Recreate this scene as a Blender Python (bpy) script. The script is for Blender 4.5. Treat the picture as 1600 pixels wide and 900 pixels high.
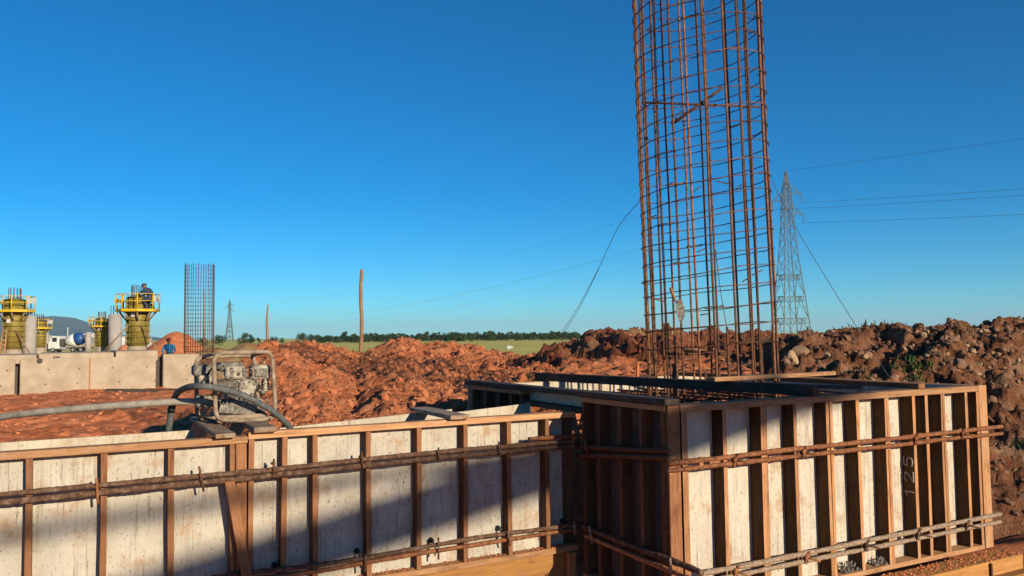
import bpy, math, random
import numpy as np
from mathutils import Vector, Matrix, noise as mnoise

for o in list(bpy.data.objects): bpy.data.objects.remove(o)
random.seed(7)
SC = bpy.context.scene
COL = SC.collection

# ------------------------------------------------------------------ camera
EYE = 2.10
FPX, PITCH, ROLL, HEAD = 1289.2, .0577, -.012, 1.0704
cF = Vector((0, math.cos(PITCH), math.sin(PITCH)))
R0 = Vector((1, 0, 0)); U0 = R0.cross(cF)
cR = R0*math.cos(ROLL) + U0*math.sin(ROLL)
cU = U0*math.cos(ROLL) - R0*math.sin(ROLL)
cam_d = bpy.data.cameras.new('camera'); cam = bpy.data.objects.new('camera', cam_d); COL.objects.link(cam)
m = Matrix((cR, cU, -cF)).transposed().to_4x4(); m.translation = Vector((0, 0, EYE))
cam.matrix_world = m
cam_d.sensor_width = 36; cam_d.lens = FPX/1600*36
cam_d.clip_start = .05; cam_d.clip_end = 30000
SC.camera = cam

# ------------------------------------------------------------------ sky, sun, exposure
ALPHA = math.radians(11)                    # sun against the normal of the long form
ELEV = math.radians(16.5)
u = Vector((math.sin(HEAD), math.cos(HEAD), 0)); c = Vector((-math.cos(HEAD), math.sin(HEAD), 0))
Z = Vector((0, 0, 1))
S_H = (-c)*math.cos(ALPHA) + u*math.sin(ALPHA)
SUN = (S_H*math.cos(ELEV) + Z*math.sin(ELEV)).normalized()
W = bpy.data.worlds.new('World'); SC.world = W; W.use_nodes = True
nt = W.node_tree; nt.nodes.clear()
sky = nt.nodes.new('ShaderNodeTexSky'); sky.sky_type = 'NISHITA'; sky.sun_disc = False
sky.sun_elevation = ELEV; sky.sun_rotation = math.atan2(SUN.x, SUN.y)
sky.air_density = 0.7; sky.dust_density = 0.0; sky.ozone_density = 6.0
hs = nt.nodes.new('ShaderNodeHueSaturation'); hs.inputs['Saturation'].default_value = 1.22
bg = nt.nodes.new('ShaderNodeBackground'); bg.inputs['Strength'].default_value = .094
wo = nt.nodes.new('ShaderNodeOutputWorld')
nt.links.new(sky.outputs[0], hs.inputs['Color']); wb = nt.nodes.new('ShaderNodeMix'); wb.data_type = 'RGBA'; wb.blend_type = 'MULTIPLY'; wb.inputs[0].default_value = 1; wb.inputs[7].default_value = (.58, 1.10, .94, 1)   # white balance of the photograph
nt.links.new(hs.outputs[0], wb.inputs[6]); nt.links.new(wb.outputs[2], bg.inputs['Color']); nt.links.new(bg.outputs[0], wo.inputs[0])
sl = bpy.data.lights.new('sun', 'SUN'); sl.energy = 5.0; sl.angle = math.radians(.53); sl.color = (1, .84, .62)
so = bpy.data.objects.new('sun', sl); COL.objects.link(so)
so.rotation_euler = SUN.to_track_quat('Z', 'Y').to_euler(); so.location = (20, -20, 30)
vs = SC.view_settings
vs.view_transform = 'Standard'; vs.look = 'None'; vs.gamma = 1; vs.use_curve_mapping = False; vs.exposure = 0.52

# ------------------------------------------------------------------ frames: the forms run along u (s), back along c (t), up z
NB = Vector((1.073, 5.7816, 0))
def L(s, t, z): return NB + u*s + c*t + Z*z
def ray(x, y): return cF + cR*((x-800)/FPX) - cU*((y-450)/FPX)
CAMO = Vector((0, 0, EYE))
def onT(x, y, t):
    d = ray(x, y); k = (t - (CAMO-NB).dot(c))/d.dot(c); P = CAMO + d*k - NB
    return P.dot(u), P.z
def onS(x, y, s):
    d = ray(x, y); k = (s - (CAMO-NB).dot(u))/d.dot(u); P = CAMO + d*k - NB
    return P.dot(c), P.z
def atD(x, y, D):                           # point of the photographed ray at distance D north of the camera
    d = ray(x, y); return CAMO + d*(D/d.y)
def st(P): P = Vector(P) - NB; return P.dot(u), P.dot(c)

# ------------------------------------------------------------------ naming
MAT_OF = {}
def tag(o, label=None, cat=None, group=None, kind=None):
    if label: o['label'] = label
    if cat: o['category'] = cat
    if group: o['group'] = group
    if kind: o['kind'] = kind
    return o
def thing(name, label, cat, loc=(0, 0, 0), rz=0, group=None):
    o = bpy.data.objects.new(name, None); COL.objects.link(o)
    o.location = loc; o.rotation_euler = (0, 0, rz); o.empty_display_size = .1
    MAT_OF[o] = Matrix.Translation(Vector(loc)) @ Matrix.Rotation(rz, 4, 'Z')
    return tag(o, label, cat, group)
def copy_tree(o, parent=None):
    k = o.copy(); COL.objects.link(k)
    if parent: k.parent = parent
    for ch in list(o.children): copy_tree(ch, k)
    return k
ORD = ['first', 'second', 'third', 'fourth', 'fifth', 'sixth', 'seventh', 'eighth', 'ninth', 'tenth', 'eleventh', 'twelfth']

# ------------------------------------------------------------------ mesh builder
class MB:
    def __init__(s): s.v = []; s.f = []; s.g = []; s.sm = []
    def box(s, C, ex, ey, ez, sx, sy, sz, taper=1.0):
        C = Vector(C); b = len(s.v); off = Vector((random.uniform(0, 9), random.uniform(0, 9), random.uniform(0, 9)))
        for k in (-1, 1):
            tp = taper if k > 0 else 1
            for j in (-1, 1):
                for i in (-1, 1):
                    s.v.append(C + ex*(i*sx/2*tp) + ey*(j*sy/2*tp) + ez*(k*sz/2))
                    s.g.append(Vector((i*sx/2, j*sy/2, k*sz/2)) + off)
        for q in ((0, 2, 3, 1), (4, 5, 7, 6), (0, 1, 5, 4), (2, 6, 7, 3), (0, 4, 6, 2), (1, 3, 7, 5)):
            s.f.append([b+i for i in q]); s.sm.append(False)
        return s
    def beam(s, A, B, w, h, up=Z, rough=.0022):   # sawn timber from A to B (axis); w across, h along up; slightly bowed and uneven
        A, B = Vector(A), Vector(B); d = B-A; l = d.length; ex = d.normalized(); ey = up.cross(ex).normalized(); ez = ex.cross(ey)
        n = max(2, min(14, int(l/.16))); b = len(s.v); o = random.uniform(0, 90); rough = min(rough, .06*min(w, h)+.0006) if rough else 0
        off = Vector((random.uniform(0, 9), random.uniform(0, 9), random.uniform(0, 9)))
        for i in range(n+1):
            f = i/n; q = l*f*1.3
            bow = Vector((0, mnoise.noise(Vector((q*.5, o, 0))), mnoise.noise(Vector((q*.5, 0, o)))))*rough*1.6*math.sin(math.pi*f)
            for k, (sy, sz) in enumerate(((-1, -1), (1, -1), (1, 1), (-1, 1))):
                jy = mnoise.noise(Vector((q*2, o+k*7, 1)))*rough; jz = mnoise.noise(Vector((q*2, o+k*7, 5)))*rough
                yy, zz = sy*w/2+jy+bow.y, sz*h/2+jz+bow.z
                s.v.append(A + ex*(l*f) + ey*yy + ez*zz); s.g.append(Vector((l*f, yy, zz)) + off)
        for i in range(n):
            for k in range(4):
                s.f.append([b+i*4+k, b+i*4+(k+1) % 4, b+i*4+4+(k+1) % 4, b+i*4+4+k]); s.sm.append(False)
        s.f.append([b+3, b+2, b+1, b]); s.f.append([b+n*4+k for k in range(4)]); s.sm += [False]*2
        return s
    def tube(s, P, r, n=8, cap=True, closed=False):
        P = [Vector(p) for p in P]; b = len(s.v); m_ = len(P)
        rr = r if isinstance(r, (list, tuple)) else [r]*m_
        T = []
        for i in range(m_):
            a = P[(i-1) % m_] if (closed or i > 0) else P[i]; e = P[(i+1) % m_] if (closed or i < m_-1) else P[i]
            T.append((e-a).normalized())
        nrm = T[0].orthogonal().normalized(); ln = 0; off = random.uniform(0, 20)
        for i in range(m_):
            nrm = (nrm - T[i]*nrm.dot(T[i])).normalized(); bi = T[i].cross(nrm)
            if i: ln += (P[i]-P[i-1]).length
            for k in range(n):
                a = 2*math.pi*k/n
                s.v.append(P[i] + (nrm*math.cos(a) + bi*math.sin(a))*rr[i]); s.g.append(Vector((ln+off, rr[i]*math.cos(a), rr[i]*math.sin(a))))
        for i in range(m_ if closed else m_-1):
            j = (i+1) % m_
            for k in range(n):
                s.f.append([b+i*n+k, b+i*n+(k+1) % n, b+j*n+(k+1) % n, b+j*n+k]); s.sm.append(n > 4)
        if cap and not closed:
            s.f.append([b+k for k in range(n)][::-1]); s.sm.append(False)
            s.f.append([b+(m_-1)*n+k for k in range(n)]); s.sm.append(False)
        return s
    def lathe(s, prof, C=(0, 0, 0), n=20, axis=Z, ref=None, cap=True):
        C = Vector(C); e1 = (ref or axis.orthogonal()).normalized(); e2 = axis.cross(e1); b = len(s.v)
        for (r, z) in prof:
            for k in range(n):
                a = 2*math.pi*k/n; s.v.append(C + axis*z + (e1*math.cos(a)+e2*math.sin(a))*r); s.g.append(Vector((z, r*math.cos(a), r*math.sin(a))))
        for i in range(len(prof)-1):
            for k in range(n):
                s.f.append([b+i*n+k, b+i*n+(k+1) % n, b+(i+1)*n+(k+1) % n, b+(i+1)*n+k]); s.sm.append(True)
        if cap:
            s.f.append([b+k for k in range(n)][::-1]); s.sm.append(False)
            s.f.append([b+(len(prof)-1)*n+k for k in range(n)]); s.sm.append(False)
        return s
    def prism(s, pts, d):                   # closed outline of 3D points pushed along d
        d = Vector(d); b = len(s.v); n = len(pts)
        for q in (Vector((0, 0, 0)), d):
            for p in pts: s.v.append(Vector(p)+q); s.g.append(Vector(p)+q)
        s.f.append([b+i for i in range(n)][::-1]); s.f.append([b+n+i for i in range(n)]); s.sm += [False]*2
        for i in range(n): s.f.append([b+i, b+(i+1) % n, b+n+(i+1) % n, b+n+i]); s.sm.append(False)
        return s
    def rock(s, C, r, sub=2, rough=.35, sq=(1, 1, 1), smooth=False):
        C = Vector(C); V, Fc = ICO[sub]; b = len(s.v)
        R_ = Matrix.Rotation(random.uniform(0, 6.28), 3, 'Z') @ Matrix.Rotation(random.uniform(0, 6.28), 3, 'X')
        cuts = [(Vector((random.gauss(0, 1), random.gauss(0, 1), random.gauss(0, 1))).normalized(), random.uniform(.42, .85)) for _ in range(10)]
        o = Vector((random.uniform(0, 99), random.uniform(0, 99), 0))
        for v in V:
            p = v*(1 + rough*mnoise.noise(v*1.7+o))
            for nn, dd in cuts:
                q = p.dot(nn)
                if q > dd: p = p - nn*(q-dd)*.9
            p = R_ @ p
            s.v.append(C + Vector((p.x*sq[0], p.y*sq[1], p.z*sq[2]))*r); s.g.append(p*r + o)
        for f_ in Fc: s.f.append([b+i for i in f_]); s.sm.append(smooth)
        return s
    def build(s, name, mat, parent=None, bevel=0, world=True):
        me = bpy.data.meshes.new(name)
        V = s.v
        if parent is not None and world:
            top = parent
            while top.parent: top = top.parent
            if top in MAT_OF:
                inv = MAT_OF[top].inverted(); V = [inv @ p for p in V]
        me.from_pydata([tuple(p) for p in V], [], s.f)
        at = me.attributes.new('g', 'FLOAT_VECTOR', 'POINT'); at.data.foreach_set('vector', np.array([tuple(p) for p in s.g], dtype=np.float32).ravel())
        me.polygons.foreach_set('use_smooth', s.sm); me.materials.append(mat); me.update()
        o = bpy.data.objects.new(name, me); COL.objects.link(o)
        if parent is not None: o.parent = parent
        if bevel:
            b = o.modifiers.new('bevel', 'BEVEL'); b.width = bevel; b.segments = 1; b.limit_method = 'ANGLE'
        return o
def _ico():
    import bmesh
    R_ = {}
    for k in (1, 2, 3):
        bm = bmesh.new(); bmesh.ops.create_icosphere(bm, subdivisions=k, radius=1)
        bm.verts.ensure_lookup_table(); R_[k] = ([v.co.copy() for v in bm.verts], [[v.index for v in f.verts] for f in bm.faces]); bm.free()
    return R_
ICO = _ico()

# ------------------------------------------------------------------ materials
def newmat(name):
    m_ = bpy.data.materials.new(name); m_.use_nodes = True
    t = m_.node_tree; b = t.nodes['Principled BSDF']; return m_, t, b
def nd(t, typ, **k):
    n = t.nodes.new(typ)
    for a, v in k.items():
        if a.startswith('i_'): n.inputs[a[2:].replace('_', ' ')].default_value = v
        else: setattr(n, a, v)
    return n
def ramp(t, src, stops):
    r = t.nodes.new('ShaderNodeValToRGB'); e = r.color_ramp.elements
    while len(e) < len(stops): e.new(.5)
    for el, (p, col) in zip(e, stops):
        el.position = p; el.color = (*col, 1) if len(col) == 3 else col
    t.links.new(src, r.inputs[0]); return r.outputs[0]
def mixc(t, fac, a, b, mode='MIX'):
    n = t.nodes.new('ShaderNodeMix'); n.data_type = 'RGBA'; n.blend_type = mode
    for i, val in ((0, fac), (6, a), (7, b)):
        if hasattr(val, 'is_linked') or hasattr(val, 'links'): t.links.new(val, n.inputs[i])
        else: n.inputs[i].default_value = (*val, 1) if isinstance(val, (tuple, list)) and len(val) == 3 else val
    return n.outputs[2]
def vec(t, kind='g', scale=(1, 1, 1), rnd=True):
    if kind == 'g':
        a = nd(t, 'ShaderNodeAttribute', attribute_name='g'); src = a.outputs['Vector']
    elif kind == 'pos':
        a = nd(t, 'ShaderNodeNewGeometry'); src = a.outputs['Position']
    else:
        a = nd(t, 'ShaderNodeTexCoord'); src = a.outputs['Object']
    mp = nd(t, 'ShaderNodeMapping'); mp.inputs['Scale'].default_value = scale
    t.links.new(src, mp.inputs['Vector'])
    if rnd and kind != 'pos':
        oi = nd(t, 'ShaderNodeObjectInfo'); mu = nd(t, 'ShaderNodeMath', operation='MULTIPLY'); mu.inputs[1].default_value = 37
        t.links.new(oi.outputs['Random'], mu.inputs[0]); cx = nd(t, 'ShaderNodeCombineXYZ')
        for i in range(3): t.links.new(mu.outputs[0], cx.inputs[i])
        t.links.new(cx.outputs[0], mp.inputs['Location'])
    return mp.outputs[0]
def noise(t, v, scale, detail=4, rough=.55, dist=0):
    n = nd(t, 'ShaderNodeTexNoise'); n.inputs['Scale'].default_value = scale; n.inputs['Detail'].default_value = detail
    n.inputs['Roughness'].default_value = rough; n.inputs['Distortion'].default_value = dist
    t.links.new(v, n.inputs['Vector']); return n.outputs[0]
def bump(t, b, h, strength=.4, dist=.01):
    n = nd(t, 'ShaderNodeBump'); n.inputs['Strength'].default_value = strength; n.inputs['Distance'].default_value = dist
    t.links.new(h, n.inputs['Height']); t.links.new(n.outputs[0], b.inputs['Normal'])
def objrnd(t, col, amt=.25):
    oi = nd(t, 'ShaderNodeObjectInfo'); mr = nd(t, 'ShaderNodeMapRange'); mr.inputs[3].default_value = 1-amt; mr.inputs[4].default_value = 1+amt
    t.links.new(oi.outputs['Random'], mr.inputs[0]); h = nd(t, 'ShaderNodeHueSaturation')
    t.links.new(mr.outputs[0], h.inputs['Value']); t.links.new(col, h.inputs['Color']); return h.outputs[0]

def mk_wood(name, dark, light, splat=.5, splatcol=(.36, .30, .23), rough=.8):
    m_, t, b = newmat(name)
    v = vec(t, 'g', (1.2, 22, 22)); n1 = noise(t, v, 2.2, 5, .6, .8)
    col = ramp(t, n1, [(.25, dark), (.5, tuple((a+d)/2 for a, d in zip(dark, light))), (.75, light)])
    v2 = vec(t, 'g', (3, 9, 9)); n2 = noise(t, v2, 1.5, 3)
    col = mixc(t, ramp(t, n2, [(.55, (0, 0, 0)), (.72, (.6, .6, .6))]), col, tuple(x*.5 for x in dark))
    v3 = vec(t, 'g', (1, 1, 1)); n3 = noise(t, v3, 16, 6, .7)
    col = mixc(t, ramp(t, n3, [(1-splat-.08, (0, 0, 0)), (1-splat+.1, (.8, .8, .8))]), col, splatcol)
    col = objrnd(t, col, .2)
    t.links.new(col, b.inputs['Base Color']); b.inputs['Roughness'].default_value = rough; b.inputs['Specular IOR Level'].default_value = .25
    bump(t, b, n1, .35, .004); return m_
def mk_ply(name, base=(.42, .39, .325), amt=1.0):
    m_, t, b = newmat(name)
    big = noise(t, vec(t, 'g', (1, 1, 1)), 2.5, 5, .6)
    col = ramp(t, big, [(.3, tuple(x*.84 for x in base)), (.5, base), (.7, tuple(min(1, x*1.12) for x in base))])
    st_ = noise(t, vec(t, 'g', (26, 26, 1.6)), 1.4, 5, .65)         # runs down the sheet
    col = mixc(t, ramp(t, st_, [(.53, (0, 0, 0)), (.72, (.75*amt,)*3)]), col, (.24, .19, .14))
    st2 = noise(t, vec(t, 'g', (55, 55, 1.8)), 1.0, 4, .7)
    col = mixc(t, ramp(t, st2, [(.60, (0, 0, 0)), (.69, (.85*amt,)*3)]), col, (.12, .09, .07))
    sp = noise(t, vec(t, 'g', (1, 1, .6)), 62, 3, .7)
    col = mixc(t, ramp(t, sp, [(.59, (0, 0, 0)), (.67, (.8*amt,)*3)]), col, (.15, .11, .08))
    ru = noise(t, vec(t, 'g', (1, 1, 1)), 5.5, 6, .72)
    col = mixc(t, ramp(t, ru, [(.52, (0, 0, 0)), (.68, (.75*amt,)*3)]), col, (.32, .18, .09))
    gr = noise(t, vec(t, 'g', (1, 1, .7)), 1.7, 6, .7)
    col = mixc(t, ramp(t, gr, [(.52, (0, 0, 0)), (.72, (.55*amt,)*3)]), col, tuple(x*.58 for x in base))
    pale = noise(t, vec(t, 'g', (1, 1, .5)), 9, 5, .6)
    col = mixc(t, ramp(t, pale, [(.58, (0, 0, 0)), (.75, (.6,)*3)]), col, tuple(min(.75, x*1.25) for x in base))
    t.links.new(col, b.inputs['Base Color']); b.inputs['Roughness'].default_value = .72; b.inputs['Specular IOR Level'].default_value = .25
    bump(t, b, sp, .25, .003); return m_
def mk_simple(name, c1, c2, scale=8, rough=.8, bumpd=.004, kind='g', metal=0, c3=None, rnd=.0, bs=.5, detail=5):
    m_, t, b = newmat(name)
    v = vec(t, kind); n = noise(t, v, scale, detail, .62)
    stops = [(.32, c1), (.66, c2)] if c3 is None else [(.28, c1), (.52, c2), (.72, c3)]
    col = ramp(t, n, stops)
    if rnd: col = objrnd(t, col, rnd)
    t.links.new(col, b.inputs['Base Color']); b.inputs['Roughness'].default_value = rough; b.inputs['Metallic'].default_value = metal
    b.inputs['Specular IOR Level'].default_value = .3
    n2 = noise(t, v, scale*4, 4, .6); bump(t, b, n2, bs, bumpd); return m_
def mk_soil(name, a, b_, c_, tan=None, tanlo=.58, scale=1.0, bumpd=.02):
    m_, t, b = newmat(name); v = vec(t, 'pos')
    n = noise(t, v, 2.2*scale, 8, .68); col = ramp(t, n, [(.3, a), (.5, b_), (.7, c_)])
    f_ = noise(t, v, 21*scale, 5, .7); col = mixc(t, ramp(t, f_, [(.3, (.65,)*3), (.5, (0, 0, 0))]), col, tuple(x*.6 for x in a))
    if tan:
        q = noise(t, v, 1.1*scale, 6, .7); col = mixc(t, ramp(t, q, [(tanlo-.08, (0, 0, 0)), (tanlo+.1, (.9,)*3)]), col, tan)
    t.links.new(col, b.inputs['Base Color']); b.inputs['Roughness'].default_value = .95; b.inputs['Specular IOR Level'].default_value = .1
    hb = nd(t, 'ShaderNodeMath', operation='MULTIPLY_ADD'); hb.inputs[1].default_value = .45
    t.links.new(noise(t, v, 40, 6, .75), hb.inputs[0]); t.links.new(noise(t, v, 13, 5, .65, .6), hb.inputs[2])
    bump(t, b, hb.outputs[0], 1.0, bumpd*3.2); return m_

WOOD = mk_wood('stud_wood', (0.132, 0.05456, 0.02288), (0.3168, 0.1452, 0.066), .36, (0.2904, 0.1936, 0.1232))
WOOD_B = mk_wood('shaded_box_stud_wood', (.030, .014, .0055), (.10, .048, .019), .24, (.15, .10, .06))  # box stud sides, with shade put into the wood colour
RAIL = mk_wood('rail_wood', (0.2296, 0.1066, 0.04592), (0.492, 0.2706, 0.1271), .42, (0.3772, 0.246, 0.1558))
WOOD_GREY = mk_wood('weathered_wood', (0.1275, 0.07225, 0.03825), (0.289, 0.1742, 0.0935), .5, (0.289, 0.2465, 0.1955))
WOOD_DARK = mk_wood('dark_wood_with_shade', (.03, .022, .017), (.085, .06, .045), .38, (.15, .12, .095))  # very dark: shade on the box-top timbers is put into this wood colour
WOOD_YEL = mk_wood('yellow_wood', (0.221, 0.0935, 0.0255), (0.425, 0.221, 0.06375), .40, (0.289, 0.1445, 0.0765))
EDGE = mk_wood('lit_stud_edge', (.24, .105, .045), (.50, .26, .12), .36, (.40, .25, .15))  # stud fronts, brightened for the sun they catch
WOOD_S = mk_wood('shaded_stud_wood', (.06, .026, .011), (.19, .085, .038), .32, (.20, .14, .09))  # darkened copy of the stud wood, shade put into the colour
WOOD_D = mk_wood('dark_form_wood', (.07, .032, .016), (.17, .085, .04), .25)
PLY_D = mk_ply('dark_plywood', (.075, .062, .052), .5)  # plywood with a much darker base, for the left side of the box
PLY = mk_ply('white_film_plywood')
PLY_B = mk_ply('white_film_plywood_box', (.48, .44, .36), 1.0)
PLY_BACK = mk_ply('white_film_plywood_inner', (.46, .405, .305), .8)
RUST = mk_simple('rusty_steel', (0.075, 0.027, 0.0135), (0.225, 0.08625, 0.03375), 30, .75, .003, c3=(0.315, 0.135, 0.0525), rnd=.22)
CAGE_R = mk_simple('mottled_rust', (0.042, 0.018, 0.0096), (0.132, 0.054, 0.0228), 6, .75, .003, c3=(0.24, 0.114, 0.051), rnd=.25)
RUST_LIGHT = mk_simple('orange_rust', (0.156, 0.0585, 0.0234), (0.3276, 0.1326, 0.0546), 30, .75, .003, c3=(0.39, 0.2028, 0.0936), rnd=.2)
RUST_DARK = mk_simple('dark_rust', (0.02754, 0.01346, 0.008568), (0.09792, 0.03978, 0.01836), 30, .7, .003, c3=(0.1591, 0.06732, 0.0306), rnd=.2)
CRUST = mk_simple('mortar_crusted_bar', (0.0375, 0.0195, 0.01125), (0.12, 0.06375, 0.0375), 30, .9, .008, c3=(0.225, 0.1613, 0.1125), bs=.9, detail=8)
CRUST_PALE = mk_simple('pale_crusted_bar', (0.1275, 0.075, 0.045), (0.3, 0.2175, 0.15), 42, .9, .008, c3=(0.42, 0.345, 0.2625), bs=.9, detail=8)
BLACK = mk_simple('black_rubber', (.012, .012, .013), (.035, .034, .033), 30, .6)
WIRE = mk_simple('tie_wire', (.05, .055, .06), (.10, .105, .11), 20, .5)
CONC = mk_simple('pale_concrete', (0.266, 0.203, 0.14), (0.35, 0.28, 0.1995), 1.8, .9, .01, kind='pos', c3=(0.42, 0.343, 0.252), detail=9)
CONC2 = mk_simple('column_concrete', (0.2736, 0.252, 0.2304), (0.3456, 0.3168, 0.288), 1.4, .9, .006, kind='pos')
DARKGAP = mk_simple('joint_filler', (.05, .04, .035), (.09, .07, .06), 8, .9)
YELLOW = mk_simple('yellow_paint', (0.496, 0.304, 0.012), (0.624, 0.416, 0.024), 5, .45)
OLIVE = mk_simple('olive_form_skin', (0.1275, 0.0975, 0.0165), (0.225, 0.1725, 0.03375), 3.0, .6, c3=(0.27, 0.21, 0.0525), kind='pos')
OLIVE_RIB = mk_simple('olive_form_rib', (.09, .065, .015), (.17, .12, .025), 6, .6)
GALV = mk_simple('galvanised_steel', (.20, .22, .23), (.34, .36, .37), 3, .5, metal=.3)
PYLON = mk_simple('pylon_steel', (.07, .085, .08), (.12, .135, .125), 1, .7)
WHITE = mk_simple('white_paint', (0.495, 0.495, 0.48), (0.585, 0.585, 0.57), 3, .4)
BLUEP = mk_simple('blue_paint', (0.012, 0.056, 0.192), (0.02, 0.08, 0.256), 3, .4)
TYRE = mk_simple('tyre', (.015, .015, .015), (.03, .03, .03), 9, .9)
GLASS = mk_simple('dark_window', (.015, .018, .02), (.03, .035, .04), 2, .1)
HOSE = mk_simple('grey_hose', (0.044, 0.0496, 0.0496), (0.092, 0.1, 0.096), 26, .7, c3=(0.16, 0.152, 0.136))
HOSE_PALE = mk_simple('pale_dirty_hose', (0.176, 0.152, 0.12), (0.288, 0.256, 0.208), 14, .85, c3=(0.36, 0.32, 0.264))
PIPE = mk_simple('dirty_frame_tube', (0.136, 0.092, 0.06), (0.264, 0.2, 0.14), 22, .85, c3=(0.368, 0.304, 0.232), bs=.8)
ENG_PALE = mk_simple('mortar_spattered_casing', (0.1105, 0.08925, 0.068), (0.34, 0.2975, 0.238), 26, .9, c3=(0.476, 0.4335, 0.3655), bs=.9, detail=9)
ENG_GREY = mk_simple('grey_engine_casing', (.045, .04, .036), (.17, .15, .13), 44, .85, c3=(.36, .33, .28), bs=.9, detail=9)
ENG_DARK = mk_simple('oily_engine_metal', (.02, .018, .016), (.07, .06, .05), 26, .6, c3=(.20, .17, .14))
ORANGE = mk_simple('orange_paint', (.55, .11, .02), (.68, .17, .03), 10, .6)
CHALK = mk_simple('chalk', (.20, .165, .12), (.46, .41, .34), 60, .95)
GRAVEL = mk_simple('grey_gravel', (0.088, 0.08, 0.072), (0.192, 0.176, 0.156), 40, .9, c3=(0.272, 0.248, 0.216))
ROCK = mk_simple('pale_stone', (0.2375, 0.1377, 0.076), (0.361, 0.2327, 0.1377), 7, .92, .01, c3=(0.456, 0.323, 0.209), rnd=.25)
ROCK_BR = mk_simple('brown_clod', (0.1294, 0.06469, 0.03881), (0.2156, 0.1165, 0.069), 9, .95, .01, c3=(0.2932, 0.1811, 0.1165), rnd=.3)
SOIL = mk_soil('red_soil', (0.2064, 0.05332, 0.02236), (0.3182, 0.0903, 0.03612), (0.387, 0.1247, 0.05332))
SOIL_HEAP = mk_soil('red_heap_soil', (0.3715, 0.1084, 0.04541), (0.5573, 0.1909, 0.08256), (0.6398, 0.2735, 0.1342), scale=1.4)
SOIL_RIDGE = mk_soil('brown_ridge_soil', (0.138, 0.046, 0.02576), (0.2484, 0.08464, 0.04416), (0.3036, 0.1288, 0.07176), (0.276, 0.1748, 0.092), .60)
SOIL_BANK = mk_soil('bank_soil', (0.1104, 0.04078, 0.02124), (0.2294, 0.0977, 0.04928), (0.3144, 0.1572, 0.08496), (0.3568, 0.2336, 0.1444), .60, scale=1.5)
SOIL_TAN = mk_soil('dry_tan_soil', (0.216, 0.104, 0.048), (0.32, 0.176, 0.08), (0.4, 0.256, 0.128), (0.32, 0.264, 0.112), .55)
CLOD = mk_simple('red_clod', (0.3158, 0.09211, 0.0386), (0.4649, 0.1579, 0.06842), 9, .95, .01, c3=(0.5439, 0.2281, 0.1096), rnd=.15)
SKIN = mk_simple('skin', (.17, .085, .05), (.22, .11, .065), 5, .6)
CLOTH_DK = mk_simple('dark_blue_cloth', (.02, .03, .055), (.045, .06, .095), 8, .9)
CLOTH_BL = mk_simple('blue_cloth', (0.015, 0.12, 0.27), (0.03, 0.18, 0.36), 8, .9)
CLOTH_W = mk_simple('white_cloth', (.6, .6, .58), (.72, .72, .7), 8, .9)
CLOTH_R = mk_simple('maroon_cloth', (.12, .02, .02), (.18, .03, .03), 8, .9)
BARK = mk_simple('bark', (.06, .045, .03), (.12, .09, .06), 6, .9)
POLEW = mk_simple('pole_wood', (.17, .105, .06), (.30, .19, .11), 4, .9)

def mk_leaf(name, a, b_):
    m_, t, b = newmat(name); n = noise(t, vec(t, 'g'), 1.1, 3); col = objrnd(t, ramp(t, n, [(.35, a), (.65, b_)]), .25)
    t.links.new(col, b.inputs['Base Color']); b.inputs['Roughness'].default_value = .85; b.inputs['Specular IOR Level'].default_value = .1; return m_
LEAF = mk_leaf('tree_leaves', (.018, .036, .014), (.05, .085, .03))
GRASSM = mk_leaf('weed_leaves', (.02, .038, .010), (.048, .078, .02))
DRYG = mk_leaf('dry_grass', (.28, .21, .09), (.40, .31, .14))

def mk_ground():
    m_, t, b = newmat('ground_soil_and_field'); v = vec(t, 'pos')
    n = noise(t, v, 1.1, 8, .68); soil = ramp(t, n, [(.3, (.36, .100, .040)), (.5, (.55, .180, .074)), (.7, (.63, .26, .125))])
    f_ = noise(t, v, 16, 5, .7); soil = mixc(t, ramp(t, f_, [(.34, (.6,)*3), (.5, (0, 0, 0))]), soil, (.15, .042, .02))
    dk_ = noise(t, vec(t, 'pos', (.18, .75, 1)), 1.6, 7, .72); soil = mixc(t, ramp(t, dk_, [(.52, (0, 0, 0)), (.66, (.8,)*3)]), soil, (.17, .055, .026))
    g1 = noise(t, vec(t, 'pos', (.008, .035, 1)), 1.5, 6, .6)
    fld = ramp(t, g1, [(.36, (.46, .43, .09)), (.5, (.64, .52, .15)), (.62, (.34, .40, .08))])
    sx = nd(t, 'ShaderNodeSeparateXYZ'); t.links.new(v, sx.inputs[0])
    w = noise(t, v, .03, 4); ad = nd(t, 'ShaderNodeMath', operation='MULTIPLY_ADD'); ad.inputs[1].default_value = 40; t.links.new(w, ad.inputs[0]); t.links.new(sx.outputs[1], ad.inputs[2])
    mr = nd(t, 'ShaderNodeMapRange'); mr.inputs[1].default_value = 82; mr.inputs[2].default_value = 96; t.links.new(ad.outputs[0], mr.inputs[0])
    t.links.new(mixc(t, mr.outputs[0], soil, fld), b.inputs['Base Color'])
    b.inputs['Roughness'].default_value = .95; b.inputs['Specular IOR Level'].default_value = .1
    bump(t, b, noise(t, v, 20, 6, .75), .7, .02); return m_
GROUND = mk_ground()
def mk_hill():
    m_, t, b = newmat('wooded_hill'); v = vec(t, 'pos', (1, 1, 1)); n = noise(t, v, .012, 6, .65)
    col = ramp(t, n, [(.35, (.012, .035, .028)), (.6, (.03, .06, .04)), (.75, (.12, .13, .09))])
    t.links.new(col, b.inputs['Base Color']); b.inputs['Roughness'].default_value = 1; b.inputs['Specular IOR Level'].default_value = 0; return m_
HILL = mk_hill()

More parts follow.
